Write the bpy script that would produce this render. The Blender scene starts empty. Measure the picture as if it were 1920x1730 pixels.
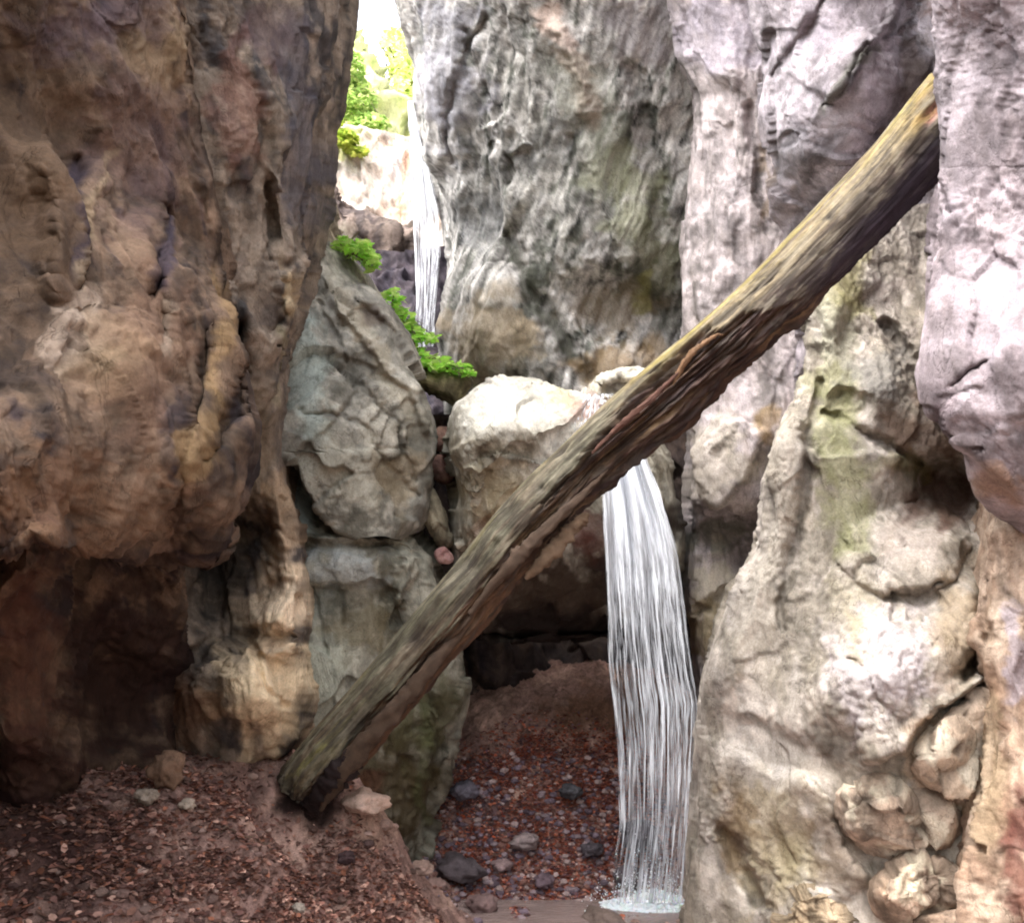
import bpy, math, random
import numpy as np
random.seed(7); rng = np.random.default_rng(7)
F32 = np.float32
scene = bpy.context.scene
COL = scene.collection

# ------------------------------------------------------------------ camera model
FPX, PITCH, EYE = 1800.0, math.radians(12), 1.5
CP, SP = math.cos(PITCH), math.sin(PITCH)
def un(x, y, d):
    """photo pixel + depth along the view axis -> world point"""
    x = np.asarray(x, float); y = np.asarray(y, float); d = np.asarray(d, float)
    a = (x - 960) / FPX * d; b = (865 - y) / FPX * d
    return np.stack([a, d * CP - b * SP, EYE + d * SP + b * CP], -1)
def proj(P):
    v = P - np.array([0, 0, EYE])
    d = v[..., 1] * CP + v[..., 2] * SP
    b = -v[..., 1] * SP + v[..., 2] * CP
    return 960 + v[..., 0] / d * FPX, 865 - b / d * FPX, d

# ------------------------------------------------------------------ noise
def _h(ix, iy, iz, seed):
    n = (ix.astype(np.uint32) * np.uint32(374761393) + iy.astype(np.uint32) * np.uint32(668265263)
         + iz.astype(np.uint32) * np.uint32(2147483647 & 0x6C8E9CF5) + np.uint32((seed * 974634777) & 0xffffffff))
    n = (n ^ (n >> np.uint32(13))) * np.uint32(1274126177)
    n = (n ^ (n >> np.uint32(16))) * np.uint32(2246822519)
    return n ^ (n >> np.uint32(13))
def _r(h): return (h & np.uint32(0xffffff)).astype(F32) / F32(0xffffff)
def noise(P, seed=0):
    P = P.astype(F32); f = np.floor(P); t = P - f; i = f.astype(np.int64)
    u = t * t * t * (t * (t * 6 - 15) + 10)
    out = 0
    for dx in (0, 1):
        for dy in (0, 1):
            for dz in (0, 1):
                h = _h(i[..., 0] + dx, i[..., 1] + dy, i[..., 2] + dz, seed)
                g0 = _r(h) * 2 - 1; g1 = _r(h * np.uint32(747796405)) * 2 - 1; g2 = _r(h * np.uint32(2891336453)) * 2 - 1
                v = g0 * (t[..., 0] - dx) + g1 * (t[..., 1] - dy) + g2 * (t[..., 2] - dz)
                w = (u[..., 0] if dx else 1 - u[..., 0]) * (u[..., 1] if dy else 1 - u[..., 1]) * (u[..., 2] if dz else 1 - u[..., 2])
                out = out + v * w
    return out * 1.5
def fbm(P, o=4, seed=0, gain=.5):
    s = 0; a = 1; 
    for k in range(o):
        s = s + a * noise(P * (2.03 ** k) + k * 7.3, seed + k); a *= gain
    return s
def ridged(P, o=4, seed=0, gain=.5):
    s = 0; a = 1
    for k in range(o):
        s = s + a * (1 - np.minimum(1, np.abs(noise(P * (2.03 ** k) + k * 3.1, seed + k)) * 2.2)) ** 2; a *= gain
    return s
def worley(P, seed=0):
    """F1, F2, tilted facet height per cell, random id per cell"""
    P = P.astype(F32); i = np.floor(P).astype(np.int64)
    sh = P.shape[:-1]; f1 = np.full(sh, 9, F32); f2 = np.full(sh, 9, F32); fh = np.zeros(sh, F32); idr = np.zeros(sh, F32)
    for dx in (-1, 0, 1):
        for dy in (-1, 0, 1):
            for dz in (-1, 0, 1):
                h = _h(i[..., 0] + dx, i[..., 1] + dy, i[..., 2] + dz, seed)
                h2 = h * np.uint32(747796405); h2 ^= h2 >> np.uint32(15); h3 = h * np.uint32(2891336453); h3 ^= h3 >> np.uint32(15)
                ex = P[..., 0] - (i[..., 0] + dx + _r(h)); ey = P[..., 1] - (i[..., 1] + dy + _r(h2)); ez = P[..., 2] - (i[..., 2] + dz + _r(h3))
                dd = np.sqrt(ex * ex + ey * ey + ez * ez)
                k = h * np.uint32(1597334677); k ^= k >> np.uint32(14); k2 = k * np.uint32(3812015801); k2 ^= k2 >> np.uint32(14)
                tl = (_r(k) * 2 - 1) * ex + (_r(k2) * 2 - 1) * ez + (_r(k2 * np.uint32(9781)) * 2 - 1) * ey
                m = dd < f1
                f2 = np.where(m, f1, np.minimum(f2, dd)); fh = np.where(m, tl, fh); idr = np.where(m, _r(k2), idr); f1 = np.where(m, dd, f1)
    return f1, f2, fh, idr
def ss(a, b, x):
    t = np.clip((x - a) / (b - a), 0, 1); return t * t * (3 - 2 * t)
def lin(c):
    c = np.array(c, float) / 255.0
    return np.where(c <= .04045, c / 12.92, ((c + .055) / 1.055) ** 2.4)

# ------------------------------------------------------------------ pixel-space features
def seg_dist(X, Y, poly):
    best = np.full(X.shape, 1e9); sgn = np.zeros(X.shape); tt = np.zeros(X.shape)
    L = [0]
    for a, b in zip(poly[:-1], poly[1:]): L.append(L[-1] + math.hypot(b[0] - a[0], b[1] - a[1]))
    for k, (a, b) in enumerate(zip(poly[:-1], poly[1:])):
        dx, dy = b[0] - a[0], b[1] - a[1]; l2 = dx * dx + dy * dy
        t = np.clip(((X - a[0]) * dx + (Y - a[1]) * dy) / l2, 0, 1)
        ex = X - a[0] - t * dx; ey = Y - a[1] - t * dy; dd = np.hypot(ex, ey)
        m = dd < best
        cr = dx * (Y - a[1]) - dy * (X - a[0])
        best = np.where(m, dd, best); sgn = np.where(m, np.sign(cr), sgn); tt = np.where(m, (L[k] + t * math.sqrt(l2)) / L[-1], tt)
    return best, sgn, tt
def ell(X, Y, cx, cy, rx, ry, rot):
    c, s = math.cos(math.radians(rot)), math.sin(math.radians(rot))
    u = ((X - cx) * c + (Y - cy) * s) / rx; v = (-(X - cx) * s + (Y - cy) * c) / ry
    return np.hypot(u, v)
def warp(X, Y, seed, a=7, b=2.5):
    z = np.zeros_like(X) + seed * 3.7
    P1 = np.stack([X / 70, Y / 70, z], -1); P2 = np.stack([X / 14, Y / 14, z], -1)
    return (X + a * 2 * noise(P1, 11) + b * 2 * noise(P2, 12), Y + a * 2 * noise(P1, 13) + b * 2 * noise(P2, 14))
def shape(X, Y, feats):
    """returns displacement toward the viewer in metres"""
    out = np.zeros(X.shape); occ = np.zeros(X.shape)
    for f in feats:
        k = f[0]
        if k == 'b':
            _, cx, cy, rx, ry, rot, amp = f[:7]; p = f[7] if len(f) > 7 else 2
            r = ell(X, Y, cx, cy, rx, ry, rot); out += amp * np.exp(-r ** p)
        elif k == 'd':   # dome with a crisp rim
            _, cx, cy, rx, ry, rot, amp = f[:7]
            r = ell(X, Y, cx, cy, rx, ry, rot); out += amp * np.sqrt(np.clip(1 - r * r, 0, 1))
        elif k == 's':   # raised on the right-hand side of travel, decaying over wb
            _, poly, amp, wf, wb = f
            dd, sg, t = seg_dist(X, Y, poly); s = dd * sg
            out += amp * ss(-wf, wf, s) * np.exp(-np.maximum(s, 0) / wb) * ss(0, .08, t) * ss(0, .08, 1 - t) * (dd < wb * 5)
        elif k == 'c':
            _, poly, w, dep = f
            dd, sg, t = seg_dist(X, Y, poly); g = np.exp(-(dd / (w * (1.25 - .8 * np.abs(t - .5)))) ** 2)
            out -= dep * g; occ = np.maximum(occ, g)
        elif k == 'a':   # flat-bottomed recess or plateau with a wobbly edge of width e (in radius units)
            _, cx, cy, rx, ry, rot, amp, e = f
            r = ell(X, Y, cx, cy, rx, ry, rot); out += amp * (1 - ss(1 - e, 1 + e, r))
        elif k == 'r':   # ridge
            _, poly, w, h = f
            dd, sg, t = seg_dist(X, Y, poly); out += h * np.exp(-(dd / w) ** 1.5) * ss(0, .15, t) * ss(0, .15, 1 - t)
    return out, occ
def paint(C, X, Y, feats, seed):
    n = fbm(np.stack([X / 45, Y / 45, np.zeros_like(X) + seed], -1), 4, 31)
    for f in feats:
        if f[0] == 'p':
            _, cx, cy, rx, ry, rot, c, k = f
            r = ell(X, Y, cx, cy, rx, ry, rot) + n * .55
            m = k * (1 - ss(.45, 1.15, r))
        else:
            _, poly, w, c, k = f
            dd, sg, t = seg_dist(X, Y, poly); m = k * (1 - ss(.3, 1.2, dd / w + n * .6)) * ss(-.02, .1, t) * ss(-.02, .1, 1 - t)
        C += (lin(c) - C) * m[..., None]
    return C

# ------------------------------------------------------------------ materials
def mat(name):
    m = bpy.data.materials.new(name); m.use_nodes = True
    nt = m.node_tree; b = nt.nodes['Principled BSDF']; return m, nt, b
def mixrgb(nt, kind, fac, a, b):
    n = nt.nodes.new('ShaderNodeMix'); n.data_type = 'RGBA'; n.blend_type = kind
    for s, v in ((0, fac), (6, a), (7, b)):
        if hasattr(v, 'links'): nt.links.new(v, n.inputs[s])
        else: n.inputs[s].default_value = v
    return n.outputs[2]
def ramp(nt, src, a, b, ca=(0, 0, 0, 1), cb=(1, 1, 1, 1)):
    r = nt.nodes.new('ShaderNodeValToRGB'); r.color_ramp.elements[0].position = a; r.color_ramp.elements[1].position = b
    r.color_ramp.elements[0].color = ca; r.color_ramp.elements[1].color = cb
    nt.links.new(src, r.inputs[0]); return r.outputs[0]
def tex(nt, kind, scale, detail=6, rough=.6, stretch=(1, 1, 1), dist=0):
    tc = nt.nodes.new('ShaderNodeTexCoord'); mp = nt.nodes.new('ShaderNodeMapping'); mp.inputs['Scale'].default_value = stretch
    nt.links.new(tc.outputs['Object'], mp.inputs[0])
    if kind == 'n':
        t = nt.nodes.new('ShaderNodeTexNoise'); t.inputs['Scale'].default_value = scale; t.inputs['Detail'].default_value = detail
        t.inputs['Roughness'].default_value = rough; t.inputs['Distortion'].default_value = dist; o = t.outputs['Fac']
    else:
        t = nt.nodes.new('ShaderNodeTexVoronoi'); t.inputs['Scale'].default_value = scale; t.feature = kind; o = t.outputs['Distance']
    nt.links.new(mp.outputs[0], t.inputs['Vector']); return o
def rock_mat(name, rough=.85, bump=.55, wet=0.0, spec=.25, fine=1.0, zs=.5, lo=.78, hi=1.2, bd=.014):
    m, nt, b = mat(name)
    at = nt.nodes.new('ShaderNodeVertexColor'); at.layer_name = 'Col'
    n1 = tex(nt, 'n', 26 * fine, 10, .72, (1, 1, zs), .4); n2 = tex(nt, 'n', 7 * fine, 8, .65, (1, 1, zs), .8)
    n3 = tex(nt, 'n', 95 * fine, 5, .7)
    c = mixrgb(nt, 'MULTIPLY', 1.0, at.outputs['Color'], ramp(nt, n1, .3, .72, (lo, lo, lo, 1), (hi, hi * .99, hi * .97, 1)))
    c = mixrgb(nt, 'MULTIPLY', .9, c, ramp(nt, n2, .32, .7, (.82, .8, .77, 1), (1.14, 1.14, 1.16, 1)))
    c = mixrgb(nt, 'MULTIPLY', .8, c, ramp(nt, n3, .34, .6, (.74, .73, .72, 1), (1.08, 1.08, 1.08, 1)))
    vn = tex(nt, 'n', 2.6 * fine, 5, .62, (1, 1, zs), 1.2)          # thin hairline cracks along a noise contour
    va = nt.nodes.new('ShaderNodeMath'); va.operation = 'SUBTRACT'; nt.links.new(vn, va.inputs[0]); va.inputs[1].default_value = .5
    vb = nt.nodes.new('ShaderNodeMath'); vb.operation = 'ABSOLUTE'; nt.links.new(va.outputs[0], vb.inputs[0])
    vein = ramp(nt, vb.outputs[0], .001, .007)
    c = mixrgb(nt, 'MULTIPLY', .45, c, ramp(nt, vein, 0, 1, (.3, .28, .26, 1), (1, 1, 1, 1)))
    nt.links.new(c, b.inputs['Base Color'])
    b.inputs['Roughness'].default_value = rough; b.inputs['Specular IOR Level'].default_value = spec
    if wet: b.inputs['Coat Weight'].default_value = wet; b.inputs['Coat Roughness'].default_value = .25
    v = tex(nt, 'F1', 38 * fine, stretch=(1, 1, zs))
    ad = nt.nodes.new('ShaderNodeMath'); ad.operation = 'MULTIPLY_ADD'; nt.links.new(v, ad.inputs[0]); ad.inputs[1].default_value = .35; nt.links.new(n1, ad.inputs[2])
    ad2 = nt.nodes.new('ShaderNodeMath'); ad2.operation = 'MULTIPLY_ADD'; nt.links.new(n3, ad2.inputs[0]); ad2.inputs[1].default_value = .35; nt.links.new(ad.outputs[0], ad2.inputs[2])
    bp = nt.nodes.new('ShaderNodeBump'); bp.inputs['Strength'].default_value = bump; bp.inputs['Distance'].default_value = bd
    ad3 = nt.nodes.new('ShaderNodeMath'); ad3.operation = 'MULTIPLY_ADD'; nt.links.new(vein, ad3.inputs[0]); ad3.inputs[1].default_value = .35; nt.links.new(ad2.outputs[0], ad3.inputs[2])
    nt.links.new(ad3.outputs[0], bp.inputs['Height']); nt.links.new(bp.outputs[0], b.inputs['Normal'])
    return m
M_ROCK = rock_mat('limestone'); M_WET = rock_mat('wet_limestone', .45, .7, .25, .5)
M_FAR = rock_mat('distant_limestone', fine=.5, bd=.03)
M_EARTH = rock_mat('earth', .95, 1.0, 0, .15, 1.6, 1, .6, 1.3, .02)
M_LEAF = None
def simple_vc(name, rough=.6, transl=0.0, spec=.3):
    m, nt, b = mat(name)
    at = nt.nodes.new('ShaderNodeVertexColor'); at.layer_name = 'Col'
    n = tex(nt, 'n', 60, 4); c = mixrgb(nt, 'MULTIPLY', 1, at.outputs['Color'], ramp(nt, n, .3, .7, (.75, .75, .75, 1), (1.2, 1.2, 1.2, 1)))
    nt.links.new(c, b.inputs['Base Color']); b.inputs['Roughness'].default_value = rough; b.inputs['Specular IOR Level'].default_value = spec
    if transl:
        tr = nt.nodes.new('ShaderNodeBsdfTranslucent'); nt.links.new(c, tr.inputs[0])
        mx = nt.nodes.new('ShaderNodeMixShader'); mx.inputs[0].default_value = transl
        nt.links.new(b.outputs[0], mx.inputs[1]); nt.links.new(tr.outputs[0], mx.inputs[2])
        nt.links.new(mx.outputs[0], nt.nodes['Material Output'].inputs[0])
    return m
M_LITTER = simple_vc('dead_leaves', .8, .15); M_GREEN = simple_vc('green_leaves', .55, .5)
M_STONE = rock_mat('stone', .9, .5, 0, .2, 2.0, 1, bd=.008)

# ------------------------------------------------------------------ mesh output
def tag(o, label=None, cat=None, group=None, kind=None):
    if label: o['label'] = label
    if cat: o['category'] = cat
    if group: o['group'] = group
    if kind: o['kind'] = kind
    return o
def out_mesh(name, V, Fq, C, m, parent=None, smooth=True, origin=None):
    me = bpy.data.meshes.new(name)
    V = np.asarray(V, float).reshape(-1, 3)
    if origin is None: origin = V.mean(0)
    V = V - np.asarray(origin)
    Fq = np.asarray(Fq, np.int32); k = Fq.shape[1]
    me.vertices.add(len(V)); me.vertices.foreach_set('co', V.astype(F32).ravel())
    me.loops.add(Fq.size); me.loops.foreach_set('vertex_index', Fq.ravel())
    me.polygons.add(len(Fq)); me.polygons.foreach_set('loop_start', np.arange(0, Fq.size, k, dtype=np.int32))
    me.polygons.foreach_set('loop_total', np.full(len(Fq), k, np.int32))
    me.polygons.foreach_set('use_smooth', np.full(len(Fq), smooth))
    me.update(calc_edges=True)
    if C is not None:
        ca = me.color_attributes.new('Col', 'FLOAT_COLOR', 'POINT')
        C = np.asarray(C, float).reshape(-1, 3); c4 = np.concatenate([np.clip(C, 0, 1), np.ones((len(C), 1))], 1)
        ca.data.foreach_set('color', c4.astype(F32).ravel())
    me.materials.append(m)
    o = bpy.data.objects.new(name, me); COL.objects.link(o); o.location = origin
    if parent: o.parent = parent; o.location = np.asarray(origin) - np.asarray(parent.location)
    return o
def grid_faces(nr, nc, closed=False):
    a = np.arange(nr * nc).reshape(nr, nc)
    if closed:
        b = np.roll(a, -1, 1); return np.stack([a[:-1], a[1:], b[1:], b[:-1]], -1).reshape(-1, 4)
    return np.stack([a[:-1, :-1], a[1:, :-1], a[1:, 1:], a[:-1, 1:]], -1).reshape(-1, 4)
def normals(P, closed=False):
    du = np.gradient(P, axis=1)
    if closed: du = (np.roll(P, -1, 1) - np.roll(P, 1, 1)) / 2
    dv = np.gradient(P, axis=0); n = np.cross(du, dv)
    l = np.linalg.norm(n, axis=-1, keepdims=True); return n / np.maximum(l, 1e-9)

# ------------------------------------------------------------------ rock surface recipe
def rock_disp(P, st, X=None):
    a = dict(big=.10, mid=.045, facet=.05, facf=2.6, flute=.0, pit=.012, micro=.010, zs=.55, tilt=0, seed=1); a.update(st)
    s = a['seed']
    a['mid'] *= .5; a['facet'] *= .55; a['micro'] *= .55; a['pit'] *= .7
    Q = P.copy()
    ct, sn = math.cos(a['tilt']), math.sin(a['tilt'])
    qx = Q[..., 0] * ct + Q[..., 2] * sn; qz = -Q[..., 0] * sn + Q[..., 2] * ct
    Q = np.stack([qx, Q[..., 1], qz * a['zs']], -1)
    W = np.stack([fbm(P * 1.6 + 5, 3, s + 50), fbm(P * 1.6 + 9, 3, s + 51), fbm(P * 1.6 + 2, 3, s + 52)], -1) * .14
    Q2 = Q + W
    rough = ss(-.1, .4, fbm(P * 1.3 + 4, 3, s + 70)) * a.get('rgh', 1)     # some places chiselled, some washed smooth
    d = a['big'] * fbm(Q2 * .9, 3, s) + a['mid'] * (ridged(Q2 * 2.2, 4, s + 5, .55) - .8) * (.45 + .9 * rough)
    f1, f2, fh, idr = worley(Q2 * a['facf'], s + 20)
    crack = 1 - ss(0, .10, f2 - f1)
    d = d + a['facet'] * (fh * 1.6 + (idr - .5) * .35) - a['facet'] * .22 * crack * rough
    g1, g2, gh, gid = worley((Q2 + .1) * a['facf'] * 3.1, s + 21)
    d = d + a['facet'] * .42 * gh * (.05 + 1.3 * rough)
    if a['flute']:
        R = np.stack([qx * 9, Q[..., 1] * 5, qz * .7], -1) + W * 4
        d = d + a['flute'] * fbm(R, 4, s + 30, .6)
    h1, h2, hh, hid = worley(Q2 * 13, s + 22)
    d = d - a['pit'] * (1 - ss(.0, .55, h1)) * rough * (hid > .55) + a['pit'] * .6 * hh
    mi = fbm(Q2 * 14, 4, s + 40, .6)
    d = d + a['micro'] * mi * (.3 + 1.2 * rough)
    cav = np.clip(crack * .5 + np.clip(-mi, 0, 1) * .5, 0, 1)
    d = d + a.get('grit', .006) * fbm(P * 38, 3, s + 44, .6) * (.25 + rough)
    return d, cav, rough
def rock_col(P, st, base, alt, stain, cav, rough, X=None):
    s = st.get('seed', 1)
    C = np.empty(P.shape); n = fbm(P * np.array([1.5, 1.5, .8]) + 3, 4, s + 80, .6)
    C[:] = lin(base); C += (lin(alt) - C) * ss(-.25, .45, n)[..., None]
    tl = st.get('tilt', 0); ct, sn = math.cos(tl), math.sin(tl)
    qx = P[..., 0] * ct + P[..., 2] * sn; qz = -P[..., 0] * sn + P[..., 2] * ct
    n2 = fbm(np.stack([qx * 5, P[..., 1] * 3, qz * .7], -1), 4, s + 85, .62)
    C += (lin(stain) - C) * (st.get('stainamt', .75) * ss(.08, .55, n2 + .25 * n))[..., None]
    n3 = fbm(P * 9, 3, s + 90, .6)
    n5 = fbm(np.stack([qx * 15, P[..., 1] * 8, qz * 1.3], -1), 4, s + 86, .65); C *= (1 + st.get('streak', .3) * n5)[..., None]
    n4 = fbm(P * 5.5 + 8, 4, s + 95, .62)
    C += (np.minimum(lin(alt) * 1.35, .85) - C) * (.45 * ss(.12, .42, n4))[..., None]
    C += (lin(stain) * .8 - C) * (.4 * st.get('blotch', 1) * ss(.15, .45, -n4 + .2 * n2))[..., None]
    C *= (1 + .28 * n3)[..., None]
    C *= (st.get('gain', 1) * (1 - .45 * cav))[..., None]  # crevices and cracks darkened in the colour, dirt and shade in one
    return C
def crom(T, q):
    """catmull-rom along the first axis of table T at fractional index q"""
    n = len(T); i = np.clip(np.floor(q).astype(int), 0, n - 2); t = (q - i)
    p0 = T[np.maximum(i - 1, 0)]; p1 = T[i]; p2 = T[i + 1]; p3 = T[np.minimum(i + 2, n - 1)]
    t = t.reshape(t.shape + (1,) * (p1.ndim - t.ndim))
    return .5 * ((2 * p1) + (p2 - p0) * t + (2 * p0 - 5 * p1 + 4 * p2 - p3) * t ** 2 + (3 * p1 - p0 - 3 * p2 + p3) * t ** 3)
def edge(pts, y):
    ys = [p[0] for p in pts]; xs = [p[1] for p in pts]
    return np.interp(y, ys, xs)
def wall(name, L, R, rows, st, cols, shp=(), pnt=(), m=None, step=3.2, er=(60, 60), wrap=(2.5, 2.5), seed=1, ystep=None, label='', cat='cliff', kind='structure'):
    """L,R: (y,x) silhouette edges. rows: [(y, [d at equally spaced u])]."""
    st = dict(st); st['seed'] = seed
    y0, y1 = rows[0][0], rows[-1][0]
    ys = [r[0] for r in rows]; T = np.array([r[1] for r in rows], float)
    Y = np.arange(y0, y1 + step, step)
    Y = np.where(Y < 0, Y, Y)
    # coarser above the frame
    up = np.arange(y0, -20, step * 2.5) if y0 < -20 else np.array([])
    lo = np.arange(max(y0, -20), min(y1, 1760), step); dn = np.arange(max(1760, y0), y1, step * 2.5) if y1 > 1760 else np.array([])
    Y = np.concatenate([up, lo, dn, [y1]])
    xl, xr = edge(L, Y), edge(R, Y)
    nu = int(np.median(np.clip(np.minimum(xr, 1980) - np.maximum(xl, -60), 40, None)) / step) + 2
    # denser within the picture
    u = np.linspace(0, 1, max(nu, 30))
    wid = float(np.median(xr - xl)); 
    if wid > 1.3 * nu * step: u = np.linspace(0, 1, int(wid / step / 1.25))
    q = np.interp(Y, ys, np.arange(len(ys)))
    TD = crom(T, q)                                        # rows x ncol
    D = crom(TD.T.copy(), u * (T.shape[1] - 1)).T          # rows x nu
    X = xl[:, None] + (xr - xl)[:, None] * u[None]
    YY = np.repeat(Y[:, None], len(u), 1)
    for side, w in ((0, er[0]), (1, er[1])):
        if w:
            dist = (X - xl[:, None]) if side == 0 else (xr[:, None] - X)
            qd = np.clip(dist / w, 0, 1); D = D + (w * D / FPX) * 1.3 * (1 - np.sqrt(np.clip(1 - (1 - qd) ** 2, 0, 1)))
    Xw, Yw = warp(X, YY, seed)
    push, occ = shape(Xw, Yw, shp)
    D00 = D; D = D - push
    nb = len(u)
    # wrap columns: the rock turns the corner and runs back
    def wrapc(side):
        w = wrap[side]
        if not w: return None
        k = np.linspace(.02, 1, 26) ** 1.6
        xe = X[:, 0 if side == 0 else -1]; de = D[:, 0 if side == 0 else -1]
        sgn = 1 if side == 0 else -1
        dd = de[:, None] + k[None] * w
        # keep the world position roughly straight back, tucked slightly inward
        xx = 960 + (xe[:, None] - 960) * 1.0 + sgn * 8 * k[None]
        return xx, dd
    parts = [(X, D)]
    wl, wr = wrapc(0), wrapc(1)
    if wl: parts.insert(0, (wl[0][:, ::-1], wl[1][:, ::-1]))
    if wr: parts.append(wr)
    Xa = np.concatenate([p[0] for p in parts], 1); Da = np.concatenate([p[1] for p in parts], 1)
    Ya = np.repeat(Y[:, None], Xa.shape[1], 1)
    occ = np.pad(occ, ((0, 0), (26 if wl else 0, 26 if wr else 0)))
    P = un(Xa, Ya, Da)
    N = normals(P)
    if (N * (np.array([0, 0, EYE]) - P)).sum(-1).mean() < 0: N = -N
    Db = Da.copy(); Db[:, (26 if wl else 0):(26 if wl else 0) + len(u)] = D00
    Nb = normals(un(Xa, Ya, Db))
    if (Nb * (np.array([0, 0, EYE]) - P)).sum(-1).mean() < 0: Nb = -Nb
    N = .25 * N + .75 * Nb
    # smooth the normals so that displacement stays tidy at steps
    for _ in range(3):
        Np = np.pad(N, ((1, 1), (1, 1), (0, 0)), 'edge'); N = (Np[:-2, 1:-1] + Np[2:, 1:-1] + Np[1:-1, :-2] + Np[1:-1, 2:] + N) / 5
    N /= np.maximum(np.linalg.norm(N, axis=-1, keepdims=True), 1e-6)
    d, cav, rough = rock_disp(P, st)
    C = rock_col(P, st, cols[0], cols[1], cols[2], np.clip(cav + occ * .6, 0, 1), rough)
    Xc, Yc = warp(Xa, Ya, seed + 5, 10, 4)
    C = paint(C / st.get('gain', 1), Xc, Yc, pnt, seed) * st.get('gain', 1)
    P = P + N * d[..., None]
    fc = grid_faces(*P.shape[:2])
    o = out_mesh(name, P, fc, C, m or M_ROCK)
    return tag(o, label, cat, None, kind)
def closed_curve(pts, n):
    pts = np.array(pts, float); k = len(pts); t = np.linspace(0, k, n, endpoint=False); i = np.floor(t).astype(int); f = (t - i)[:, None]
    g = lambda j: pts[(i + j) % k]
    p0, p1, p2, p3 = g(-1), g(0), g(1), g(2)
    return .5 * ((2 * p1) + (p2 - p0) * f + (2 * p0 - 5 * p1 + 4 * p2 - p3) * f ** 2 + (3 * p1 - p0 - 3 * p2 + p3) * f ** 3)
def blob(name, outline, d0, tf, tb, st, cols, shp=(), pnt=(), m=None, step=3.2, tilt=(0, 0), flat=.8, seed=1, label='', cat='boulder', kind=None, group=None, centre=None, parent=None):
    """closed rock with the given outline in the photo; tf/tb = thickness towards and away from the viewer"""
    st = dict(st); st['seed'] = seed
    o = np.array(outline, float); 
    per = np.hypot(*(o - np.roll(o, -1, 0)).T).sum(); n = max(40, int(per / step))
    B = closed_curve(outline, n); c = np.array(centre) if centre else B.mean(0)
    R = np.hypot(*(B - c).T).mean()
    nf = max(16, int(R * 1.35 / step)); nbk = max(8, nf // 3)
    ph = np.concatenate([np.linspace(0.004, math.pi / 2, nf), np.linspace(math.pi / 2, math.pi - .01, nbk)[1:]])
    rho = np.sin(ph) ** .9; cz = np.sign(np.cos(ph)) * np.abs(np.cos(ph)) ** flat
    X = c[0] + rho[:, None] * (B[:, 0] - c[0])[None]; Y = c[1] + rho[:, None] * (B[:, 1] - c[1])[None]
    D = d0 - np.where(cz > 0, tf, tb)[:, None] * cz[:, None] + tilt[0] * (X - c[0]) / 100 + tilt[1] * (Y - c[1]) / 100
    Xw, Yw = warp(X, Y, seed, 5, 2); push, occ = shape(Xw, Yw, shp)
    D = D - push * (cz > -.05)[:, None] * ss(0, .25, cz + .05)[:, None]
    P = un(X, Y, D); N = normals(P, True)
    cen = P.reshape(-1, 3).mean(0)
    if (N * (P - cen)).sum(-1).mean() < 0: N = -N
    d, cav, rough = rock_disp(P, st)
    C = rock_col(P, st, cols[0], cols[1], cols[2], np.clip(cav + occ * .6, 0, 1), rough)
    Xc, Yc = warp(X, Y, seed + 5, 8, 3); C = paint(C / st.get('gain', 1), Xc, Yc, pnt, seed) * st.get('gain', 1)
    sc = np.minimum(1, ss(0, .12, ph))[:, None]
    lim = .45 * tf; d = lim * np.tanh(d / lim)
    P = P + N * (d * sc)[..., None]
    fc = grid_faces(*P.shape[:2], closed=True)
    ob = out_mesh(name, P, fc, C, m or M_ROCK, parent)
    return tag(ob, label, None if parent else cat, group, kind)

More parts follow.
